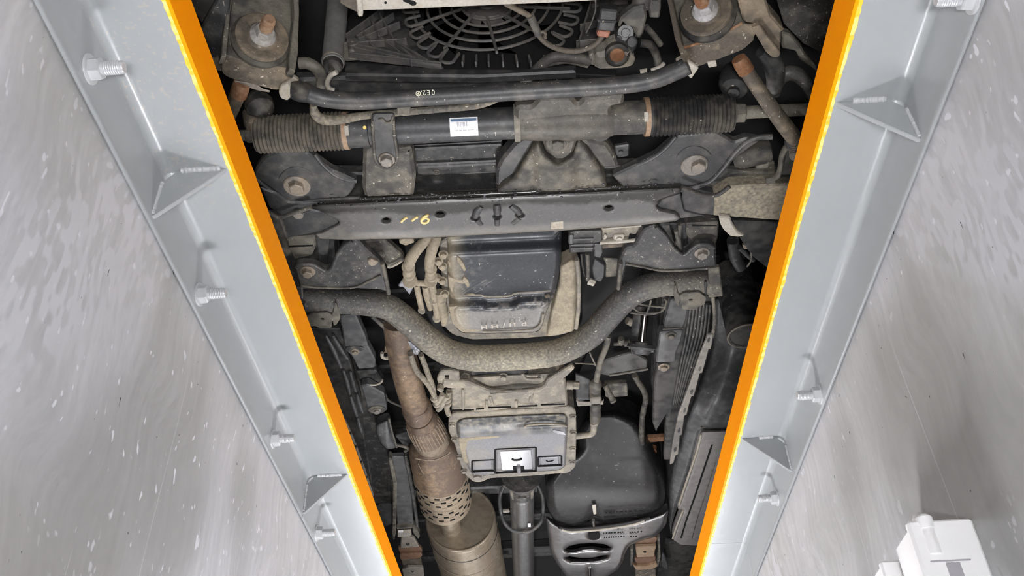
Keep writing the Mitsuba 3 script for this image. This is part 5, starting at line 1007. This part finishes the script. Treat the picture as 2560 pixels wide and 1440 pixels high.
def zfoil(x, y): return .30 + .012 * float(meshkit.fbm(np.array([[x * .08, y * .08, 0.0]]), 3)[0]) * 2 - .012
put(k, 'sheet', relief(rnd([(984, 826), (1000, 832), (1026, 852), (1052, 876), (1048, 888), (1020, 884), (996, 876), (986, 860)], 5), zfoil, .34, 4, .006, 4), 'foil', smooth=False)
one('exhaust_bracket', tube([(955, 882), (956, 892), (966, 896), (974, 890), (974, 880)], .33, .005), 'pale_tan', 'small pale ring left of the exhaust pipe top', 'ring')
one('exhaust_manifold_pipe', tube([(962, 866), (980, 868), (1000, 866)], .345, .018), 'exhaust', 'short brown cross pipe meeting the top of the exhaust', 'pipe')
one('brake_line', tube([(930, 790), (948, 806), (968, 826), (984, 842)], .31, .006), 'dusty_metal', 'thin dusty line slanting under the left end of the tube crossmember', 'pipe')
one('brake_line', tube([(944, 796), (966, 810), (986, 826)], .32, .004), 'dark_metal', 'thin dark line just right of the dusty slanting line', 'pipe')

# ================================================================ propeller shaft
k = thing('propeller_shaft', 'smooth grey propeller shaft running back from the gearbox', 'propeller shaft')
a, b_ = P(1304, 1216, .385), P(1310, 1480, .40); ax = unit(b_ - a)
put(k, 'tube', lathe(a, ax, [(.04, .040), (.06, .0445), (.065, .0455), (2.0, .0455)], 48), 'shaft_metal')
put(k, 'yoke', lathe(a, ax, [(-.10, .050), (-.06, .052), (-.05, .042), (0, .040), (.03, .043), (.05, .043)], 40), 'dark_metal', 'dark yoke at the front end')
for s in (-1, 1): put(k, 'yoke_ear', bar(a + np.array([s * .040, -.04, -.006]), a + np.array([s * .034, .05, -.01]), .014, .04, .004), 'dusty_metal')
put(k, 'cross', lathe(a + np.array([0, .01, -.038]), (0, .3, -1), [(-.01, .016), (.006, .016), (.008, .010)], 20), 'dark_metal')
_t = P(1323, 1313, .385 - .043); put(k, 'tag', box(_t, (.012, .03, .002), .0005), 'white_paper', 'small white tag')
one('shaft_hoop', tube3([P(x, y, z) for x, y, z in ((1262, 1210, .44), (1250, 1240, .43), (1252, 1278, .40), (1262, 1308, .36), (1282, 1326, .34), (1306, 1330, .335), (1332, 1324, .34), (1352, 1305, .36), (1358, 1276, .40), (1356, 1240, .43), (1344, 1210, .44))], .0075, sides=16), 'dark_metal', 'thin dark safety hoop round the propeller shaft', 'hoop')
one('hoop_stay', bar(P(1256, 1278, .42), P(1274, 1276, .42), .018, .010, .002), 'pale_tan', 'small pale stay between the safety hoop and shaft', 'stay')
one('rear_crossmember', bar(P(1000, 1220, .56), P(1346, 1207, .56), .06, .06, .008), 'dark_metal', 'dim crossmember behind the gearbox pan and shaft', 'crossmember')
one('rear_crossmember', bar(P(1180, 1372, .56), P(1420, 1360, .56), .05, .05, .008), 'dark_metal', 'dim crossmember behind the lower part of the propeller shaft', 'crossmember')

# ================================================================ fuel tank and shield
ft = thing('fuel_tank', 'smooth black rounded fuel tank right of the propeller shaft', 'fuel tank')
tk = rnd([(1446, 1072), (1462, 1044), (1490, 1028), (1540, 1024), (1590, 1044), (1622, 1084), (1640, 1130), (1660, 1180), (1666, 1240), (1656, 1272), (1626, 1291), (1560, 1301), (1503, 1310), (1496, 1300), (1472, 1302), (1460, 1313), (1426, 1319), (1388, 1306), (1368, 1272), (1362, 1206), (1400, 1150), (1446, 1120)], 14)
def ztk(x, y):
    z = .48 - .145 * ss(1010, 1260, y) + .020 * ss(1262, 1318, y + (x - 1480) * .10)
    z += .016 * math.exp(-((x - 1484) / 11) ** 2) * ss(1255, 1285, y) + .002 * math.exp(-((y - 1142 + (x - 1520) * .05) / 8) ** 2) * ss(1470, 1500, x) * (1 - ss(1600, 1640, x))
    return z
put(ft, 'shell', relief(tk, ztk, .60, 6, .06, 26), 'tank_black', smooth=60)
put(ft, 'hose_slot', plate([(1480, 1264), (1490, 1263), (1491, 1285), (1484, 1287)], .322, .004, .001), 'pale_tan', 'pale slot post')
for yy, x0, x1, z in ((1281, 1514, 1600, .330), (1294, 1512, 1592, .334)):
    rs = np.random.RandomState(int(yy)); x = x0
    while x < x1:
        w = rs.uniform(3, 9); put(ft, 'print_mark', plate([(x, yy - (x - x0) * .06), (x + w, yy - (x + w - x0) * .06), (x + w, yy + 2.6 - (x + w - x0) * .06), (x, yy + 2.6 - (x - x0) * .06)], z - .008, .0012, .0002), 'black'); x += w + rs.uniform(2, 6)
put(ft, 'print_block', plate(rnd([(1510, 1291), (1540, 1289), (1541, 1296), (1511, 1298)], 2), .3240, .0015, .0003), 'black', 'dark printed block')
ts = thing('tank_shield', 'bright metal shield under the black fuel tank, with two curved slots', 'heat shield')
shp = rnd([(1364, 1290), (1392, 1312), (1428, 1325), (1500, 1318), (1600, 1302), (1656, 1282), (1672, 1272), (1666, 1312), (1640, 1342), (1606, 1350), (1572, 1366), (1562, 1386), (1558, 1406), (1546, 1424), (1520, 1440), (1500, 1452), (1420, 1446), (1392, 1410), (1376, 1380)], 9)
sl1 = [(1414, 1373), (1422, 1366), (1445, 1360), (1480, 1358), (1512, 1361), (1526, 1368), (1520, 1374), (1508, 1374), (1484, 1369), (1456, 1371), (1436, 1377), (1422, 1378)]
sl2 = [(1414, 1394), (1424, 1391), (1452, 1395), (1480, 1395), (1506, 1389), (1520, 1388), (1516, 1393), (1494, 1399), (1460, 1402), (1428, 1401)]
def zsh(x, y): return .365 - .02 * ss(1364, 1410, x) - .004 * ss(1500, 1560, x) + .03 * ss(1418, 1450, y) + .018 * math.exp(-(((x - 1482) / 12) ** 2 + ((y - 1340) / 8) ** 2)) + .02 * math.exp(-((x - 1476) / 9) ** 2) * ss(1405, 1428, y)
put(ts, 'sheet', relief(shp, zsh, .40, 4, .03, 9, holes=[sl1, sl2]), 'shield_metal', smooth=50)
put(ts, 'backing', plate([(1400, 1330), (1540, 1330), (1540, 1420), (1400, 1420)], .40, .004, .001), 'black')  # black sheet painting the shade inside the two slots
put(ts, 'seam_strip', tube([(1404, 1324), (1430, 1329), (1500, 1324), (1570, 1314), (1612, 1302)], .326, .0046), 'pale_tan', 'bright seam strip')
put(ts, 'seam_gap', tube([(1398, 1318), (1430, 1323), (1500, 1317), (1570, 1307), (1626, 1294)], .333, .0065), 'seam_black')
put(ts, 'post', tube([(1483, 1300), (1485, 1318)], .338, .0062), 'chrome')
put(ts, 'dimple', plate(rnd([(1470, 1334), (1498, 1331), (1500, 1346), (1490, 1351), (1474, 1350)], 4), .340, .003, .0008), 'black')
put(ts, 'rib_post', tube([(1474, 1418), (1475, 1440)], .356, .006), 'chrome')
for yy, x0, x1, z in ((1332, 1508, 1556, .338), (1343, 1510, 1560, .338), (1330, 1574, 1594, .337), (1341, 1574, 1592, .337), (1328, 1601, 1606, .337)):
    rs = np.random.RandomState(int(yy + x0)); x = x0
    while x < x1:
        w = rs.uniform(2, 6); put(ts, 'print_mark', plate([(x, yy - (x - x0) * .06), (x + w, yy - (x + w - x0) * .06), (x + w, yy + 2.8 - (x + w - x0) * .06), (x, yy + 2.8 - (x - x0) * .06)], z - .006, .0012, .0002), 'black'); x += w + rs.uniform(1.5, 4)

# ================================================================ right side
k = thing('side_strip', 'long pale notched strip edging the black side cover, inside the right orange strip', 'trim strip')
st = [(1770, 838), (1783, 838), (1781, 858), (1777, 874), (1772, 874), (1764, 905), (1756, 933), (1750, 934), (1742, 965), (1735, 991), (1729, 992), (1722, 1016), (1717, 1038), (1712, 1039), (1708, 1066), (1705, 1088), (1700, 1089), (1698, 1114), (1696, 1136), (1690, 1138), (1684, 1158), (1675, 1162), (1676, 1150), (1685, 1092), (1697, 1036), (1722, 970), (1750, 888)]
put(k, 'strip', plate(st, .270, .010, .002), 'cover_strip')
for x, y in ((1776, 850), (1754, 922), (1733, 980), (1716, 1026), (1702, 1076), (1692, 1124)): put(k, 'recess', plate(ell(x - 4, y, 3.4, 6.5, 12, .35), .2694, .0015, .0004), 'dark_metal')
put(k, 'upper_edge', tube([(1782, 740), (1786, 780), (1786, 810), (1780, 842)], .28, .005), 'dusty_metal')
k = thing('side_cover', 'black ridged plastic cover left of the pale notched strip', 'side cover')
put(k, 'panel', plate([(1720, 742), (1786, 742), (1776, 840), (1700, 1030), (1680, 1150), (1660, 1150), (1668, 1000), (1690, 860)], .36, .03, .004), 'plastic_black')
for i in range(7): put(k, 'ridge', tube([(1728 + i * 8, 760), (1716 + i * 8.5, 840), (1700 + i * 6.5, 920), (1684 + i * 4, 1010)], .350, .0042), 'plastic_black')
k = thing('rail_bracket', 'dark stepped box bracket along the right rail, with two bolts', 'bracket')
put(k, 'step', plate(rnd([(1678, 750), (1724, 750), (1716, 800), (1706, 826), (1658, 830), (1664, 800)], 4), .345, .03, .004), 'plastic_grey')
put(k, 'step', plate(rnd([(1650, 832), (1708, 828), (1704, 850), (1690, 884), (1690, 906), (1640, 908), (1644, 870)], 4), .33, .03, .004), 'plastic_grey')
put(k, 'step', plate(rnd([(1642, 910), (1692, 906), (1690, 1000), (1640, 1080), (1632, 1060), (1636, 960)], 4), .36, .03, .004), 'plastic_black')
bolt(k, P(1677, 838, .33), (0, 0, -1), .010, .008, 'dusty_metal', .016); bolt(k, P(1659, 917, .352), (0, 0, -1), .012, .009, 'bolt_metal', .018)
put(k, 'lip', bar(P(1656, 822, .343), P(1708, 820, .343), .006, .008, .0015), 'dusty_metal')
one('brake_hose', tube([(1586, 938), (1598, 958), (1610, 978), (1614, 1000), (1606, 1040), (1604, 1080), (1605, 1108)], .40, .0095), 'rubber', 'dark curved hose right of the flat grey-green plate', 'hose')
one('rusty_stub', cat(plate([(1606, 1098), (1660, 1094), (1660, 1104), (1610, 1108)], .46, .02, .003), lathe(P(1628, 1118, .47), (0, 0, -1), [(0, .02), (.02, .018)], 18)), 'rust', 'faint rusty foot above the black fuel tank', 'foot')
k = thing('side_tank', 'long grey side tank with a light ribbed lower panel beside the right orange strip', 'tank')
def zst(x, y):
    e = 1786 - (y - 900) * .27
    return .36 + .0 * x
put(k, 'shell', relief(rnd([(1788, 742), (1900, 742), (1960, 760), (1915, 940), (1880, 1070), (1840, 1080), (1752, 1080), (1728, 1170), (1690, 1280), (1680, 1312), (1678, 1345), (1672, 1300), (1672, 1215), (1682, 1165), (1700, 1110), (1718, 1042), (1758, 930), (1784, 850)], 8), lambda x, y: .54 - .15 * ss(840, 1050, y) - .03 * ss(0, 60, (x - (1786 - (y - 850) * .33))), .60, 9, .03, 14), 'plastic_grey', smooth=50)
put(k, 'panel', relief(rnd([(1752, 1076), (1862, 1072), (1830, 1190), (1800, 1290), (1776, 1362), (1752, 1366), (1702, 1364), (1680, 1348), (1690, 1318), (1708, 1272), (1692, 1274), (1724, 1180)], 8), lambda x, y: .345 + .008 * ss(1340, 1366, y), .40, 7, .02, 10), 'light_panel', 'light tan ribbed panel', smooth=45)
put(k, 'panel_groove', tube([(1780, 1112), (1760, 1172), (1736, 1244), (1716, 1300), (1703, 1344)], .3445, .0030), 'black', 'thin dark groove')
put(k, 'panel_groove', tube([(1790, 1150), (1768, 1220), (1742, 1300), (1730, 1346)], .3450, .0018), 'dusty_metal')
put(k, 'panel_edge', tube([(1753, 1086), (1742, 1130), (1718, 1200), (1698, 1262)], .347, .0042), 'pale_tan'); put(k, 'panel_edge', tube([(1708, 1276), (1692, 1316), (1682, 1346)], .347, .0042), 'pale_tan')  # pale beads paint the highlight along the panel edge
put(k, 'step_line', tube([(1752, 1068), (1800, 1066), (1850, 1062)], .366, .0035), 'dusty_metal')
k = thing('air_reservoir', 'upright black cylinder beside the right orange strip, below the pale hook', 'cylinder')
bt = P(1868, 838, .34)
put(k, 'body', lathe(bt, (0, 0, 1), [(0, .0545), (.004, .0565), (.24, .0565), (.25, .050)], 48), 'plastic_black')
put(k, 'base', lathe(bt, (0, 0, -1), [(-.002, .0565), (.003, .0555), (.003, .050), (-.001, .047), (-.001, .01)], 48), 'plastic_black')
put(k, 'rim', tube3([bt + np.array([.0555 * math.cos(a), .0555 * math.sin(a), -.003]) for a in np.linspace(0, 2 * math.pi, 33)[:-1]], .0026, 2, 8, True), 'dusty_metal')
one('duct_elbow', cat(tube([(1832, 600), (1838, 640), (1852, 668)], .40, .016), tube([(1848, 618), (1872, 640), (1884, 650)], .38, .007)), 'plastic_black', 'dark duct entering the top of the upright black cylinder', 'duct')
one('cable_clip', plate(rnd([(1856, 614), (1876, 614), (1878, 624), (1860, 624)], 2), .345, .01, .002), 'bolt_metal', 'small tan clip above the upright black cylinder', 'clip')
one('cable_clip', tube([(1868, 666), (1878, 650), (1878, 630)], .34, .0025), 'dusty_metal', 'thin looped wire above the upright black cylinder', 'wire')
one('underbody_liner', plate([(1560, 660), (1800, 640), (1880, 1000), (1800, 1440), (1400, 1440), (1420, 1000)], .64, .01, .002), 'deep_black', 'black panel above the right-hand machinery', 'panel')
one('underbody_liner', plate([(1740, 1365), (1800, 1340), (1760, 1450), (1640, 1450), (1665, 1345)], .43, .01, .002), 'plastic_black', 'black panel in the bottom corner below the light ribbed panel', 'panel')

# leaf-spring hangers
k = thing('spring_hanger', 'brown stepped spring hanger right of the bright tank shield', 'spring hanger')
for pts, z, m in (([(1590, 1352), (1636, 1340), (1644, 1346), (1640, 1358), (1588, 1366)], .40, 'hanger_brown'), ([(1589, 1368), (1642, 1366), (1638, 1376), (1636, 1392), (1592, 1394)], .385, 'hanger_tan'), ([(1586, 1396), (1640, 1393), (1638, 1408), (1590, 1412)], .395, 'hanger_brown'), ([(1580, 1410), (1592, 1416), (1620, 1416), (1642, 1408), (1646, 1416), (1628, 1424), (1590, 1426)], .382, 'hanger_tan'), ([(1588, 1426), (1640, 1422), (1640, 1460), (1590, 1460)], .40, 'brown_metal')):
    put(k, 'leaf', plate(rnd(pts, 3), z, .016, .003), m)
put(k, 'slot_mark', plate(ell(1612, 1380, 4, 2.6, 10), .3845, .001, .0003), 'black')
for pts in ([(1644, 1344), (1650, 1344), (1652, 1392), (1646, 1418), (1642, 1410), (1646, 1388)], [(1576, 1372), (1584, 1372), (1582, 1412), (1576, 1416)]): put(k, 'side', plate(pts, .385, .03, .002), 'dusty_metal')
one('shackle_plate', plate(rnd([(1655, 1384), (1662, 1386), (1670, 1412), (1672, 1426), (1660, 1422), (1654, 1410)], 4), .39, .012, .003), 'plastic_grey', 'pale grey shackle plate right of the brown spring hanger', 'plate')
k = thing('spring_hanger', 'brown stepped spring hanger at the bottom left, under a whitish printed sticker', 'spring hanger')
for pts, z, m in (([(1002, 1346), (1034, 1345), (1048, 1368), (1000, 1371)], .385, 'hanger_grey'), ([(994, 1371), (1050, 1368), (1056, 1376), (1054, 1384), (1000, 1386)], .39, 'hanger_brown'), ([(998, 1386), (1052, 1383), (1056, 1390), (1050, 1396), (1000, 1400)], .38, 'hanger_brown'), ([(1002, 1398), (1052, 1395), (1056, 1420), (1008, 1420)], .395, 'brown_metal'), ([(1004, 1424), (1020, 1419), (1058, 1420), (1060, 1446), (1010, 1446)], .38, 'hanger_grey')):
    put(k, 'leaf', plate(rnd(pts, 3), z, .016, .003), m)
put(k, 'digit_mark', text('5', (1025, 1358), (1014, 1358.6), .385, .018, .0012), 'black', 'dark digit 5', smooth=False)
put(k, 'digit_mark', text('4', (1036, 1426), (1026, 1426.6), .38, .017, .0012), 'black', 'dark digit 4', smooth=False)
for pts in ([(978, 1200), (990, 1200), (990, 1330), (986, 1350), (982, 1350), (980, 1330)], [(1030, 1315), (1044, 1328), (1050, 1340), (1046, 1348), (1036, 1338), (1032, 1330)]): put(k, 'side', plate(rnd(pts, 2), .375, .03, .002), 'dusty_metal')
put(k, 'sticker', plate([(994, 1326), (1028, 1324), (1029, 1338), (1024, 1342), (994, 1343)], .378, .003, .0006), 'pale_tan', 'whitish printed sticker')
put(k, 'sticker_patch', plate([(996, 1326), (1008, 1325.4), (1008, 1331), (996, 1331.6)], .3775, .001, .0003), 'white_paper')
for i, x in enumerate((1000, 1004, 1009, 1013, 1018, 1022)): put(k, 'sticker_print', plate([(x, 1333), (x + 2, 1333), (x + 2, 1339), (x, 1339)], .3776, .0008, .0002), 'grey_label')

# ================================================================ left side
k = thing('frame_channel', 'dark open channel plate below the grey cup, left of the catalytic converter', 'channel')
put(k, 'web', plate(rnd([(972, 1144), (1010, 1142), (1024, 1200), (1030, 1250), (1034, 1312), (994, 1318), (988, 1240)], 4), .36, .02, .003), 'plastic_grey')
put(k, 'flange', plate(rnd([(970, 1146), (978, 1146), (992, 1206), (990, 1330), (980, 1330), (982, 1210)], 3), .345, .03, .003), 'dusty_metal')
put(k, 'flange', plate(rnd([(1010, 1142), (1018, 1142), (1036, 1230), (1046, 1318), (1040, 1320), (1030, 1250)], 3), .352, .02, .003), 'dark_metal')
put(k, 'cross_bar', bar(P(992, 1316, .352), P(1030, 1314, .352), .012, .02, .002), 'dusty_metal')
one('round_web', lathe(P(962, 1285, .46), toward(962, 1285, .46, 0, .1, 0), [(-.02, .05), (0, .05), (.003, .046), (.003, .01)], 30), 'plastic_black', 'dim round black web beside the lower left orange strip', 'web')
k = thing('rail_bracket', 'row of dark stepped box brackets along the left rail, two of them bolted', 'bracket')
put(k, 'step', plate(rnd([(848, 792), (890, 790), (912, 840), (920, 866), (860, 868), (856, 830)], 4), .33, .03, .004), 'plastic_grey')
put(k, 'step', plate(rnd([(858, 870), (920, 866), (938, 900), (938, 920), (896, 924), (880, 892)], 4), .33, .03, .004), 'plastic_grey')
put(k, 'step', plate(rnd([(902, 966), (920, 962), (960, 985), (968, 1028), (920, 1030), (912, 1000)], 4), .33, .03, .004), 'plastic_grey')
put(k, 'step', plate(rnd([(890, 930), (940, 926), (960, 960), (905, 964)], 4), .36, .03, .004), 'plastic_black')
put(k, 'bolt_seat', plate(ell(942, 1026, 22, 9, 20), .324, .01, .002), 'dusty_metal')
put(k, 'bolt_seat', plate(ell(886, 874, 24, 7, 20), .326, .008, .002), 'dark_metal')
bolt(k, P(942, 1026, .324), (0, 0, -1), .010, .008, 'bolt_metal', .013); bolt(k, P(888, 878, .326), (0, 0, -1), .009, .008, 'bolt_metal', .012)
put(k, 'wire', tube([(925, 962), (940, 962), (952, 956), (956, 950)], .32, .003), 'pale_tan')
k = thing('grey_cup', 'smooth grey curved cup below the left box brackets', 'bracket')
put(k, 'shell', relief(rnd([(940, 1060), (955, 1052), (972, 1046), (980, 1080), (992, 1118), (984, 1122), (966, 1124), (950, 1108), (940, 1082)], 7), lambda x, y: .325 + .01 * ss(965, 985, x), .37, 5, .02, 9), 'plastic_grey', smooth=50)
put(k, 'edge', tube([(972, 1046), (980, 1080), (992, 1118)], .322, .0035), 'dusty_metal')
put(k, 'foot', tube([(990, 1112), (1010, 1116), (1020, 1122), (1012, 1128)], .33, .0055), 'dusty_metal')
put(k, 'arm', plate(rnd([(986, 1090), (1020, 1080), (1034, 1114), (1026, 1130), (1002, 1108)], 4), .36, .01, .003), 'dark_metal')
k = thing('mud_cover', 'black ridged plastic mud cover along the left rail, edged with a tan ribbed lip', 'mud cover')
put(k, 'panel', plate([(776, 822), (850, 822), (872, 900), (902, 990), (908, 1080), (935, 1240), (926, 1240), (880, 1100), (830, 980)], .37, .02, .003), 'plastic_black')
for pth in ([(814, 838), (836, 880), (852, 918)], [(832, 838), (852, 872), (868, 896)], [(858, 926), (868, 956), (874, 984)], [(876, 930), (884, 960), (890, 978)], [(876, 990), (884, 1016), (892, 1040)], [(892, 984), (898, 1006), (906, 1030)], [(894, 1044), (898, 1062), (904, 1080)]):
    put(k, 'louvre', tube(pth, .360, [.004, .007, .005]), 'plastic_grey')
put(k, 'lip', plate([(829, 980), (834, 986), (852, 1030), (876, 1080), (896, 1130), (914, 1180), (934, 1242), (929, 1244), (916, 1210), (898, 1160), (874, 1100), (848, 1040)], .335, .010, .002), 'cover_strip', 'tan ribbed lip')
for i, (x, y) in enumerate(((842, 1012), (858, 1046), (874, 1082), (888, 1116), (902, 1154), (916, 1192))): put(k, 'lip_rib', bar(P(x - 4, y + 3, .333), P(x + 5, y, .333), .006, .008, .001), 'dusty_metal')
one('rail_gusset', plate([(970, 1150), (986, 1190), (984, 1214), (936, 1212)], .40, .01, .002), 'dusty_metal', 'dusty triangular gusset left of the open channel plate', 'gusset')
one('brake_line', tube([(960, 980), (970, 1000), (990, 1010), (1004, 1016)], .36, .004), 'dusty_metal', 'thin dusty line between the left box brackets and the exhaust collar', 'pipe')
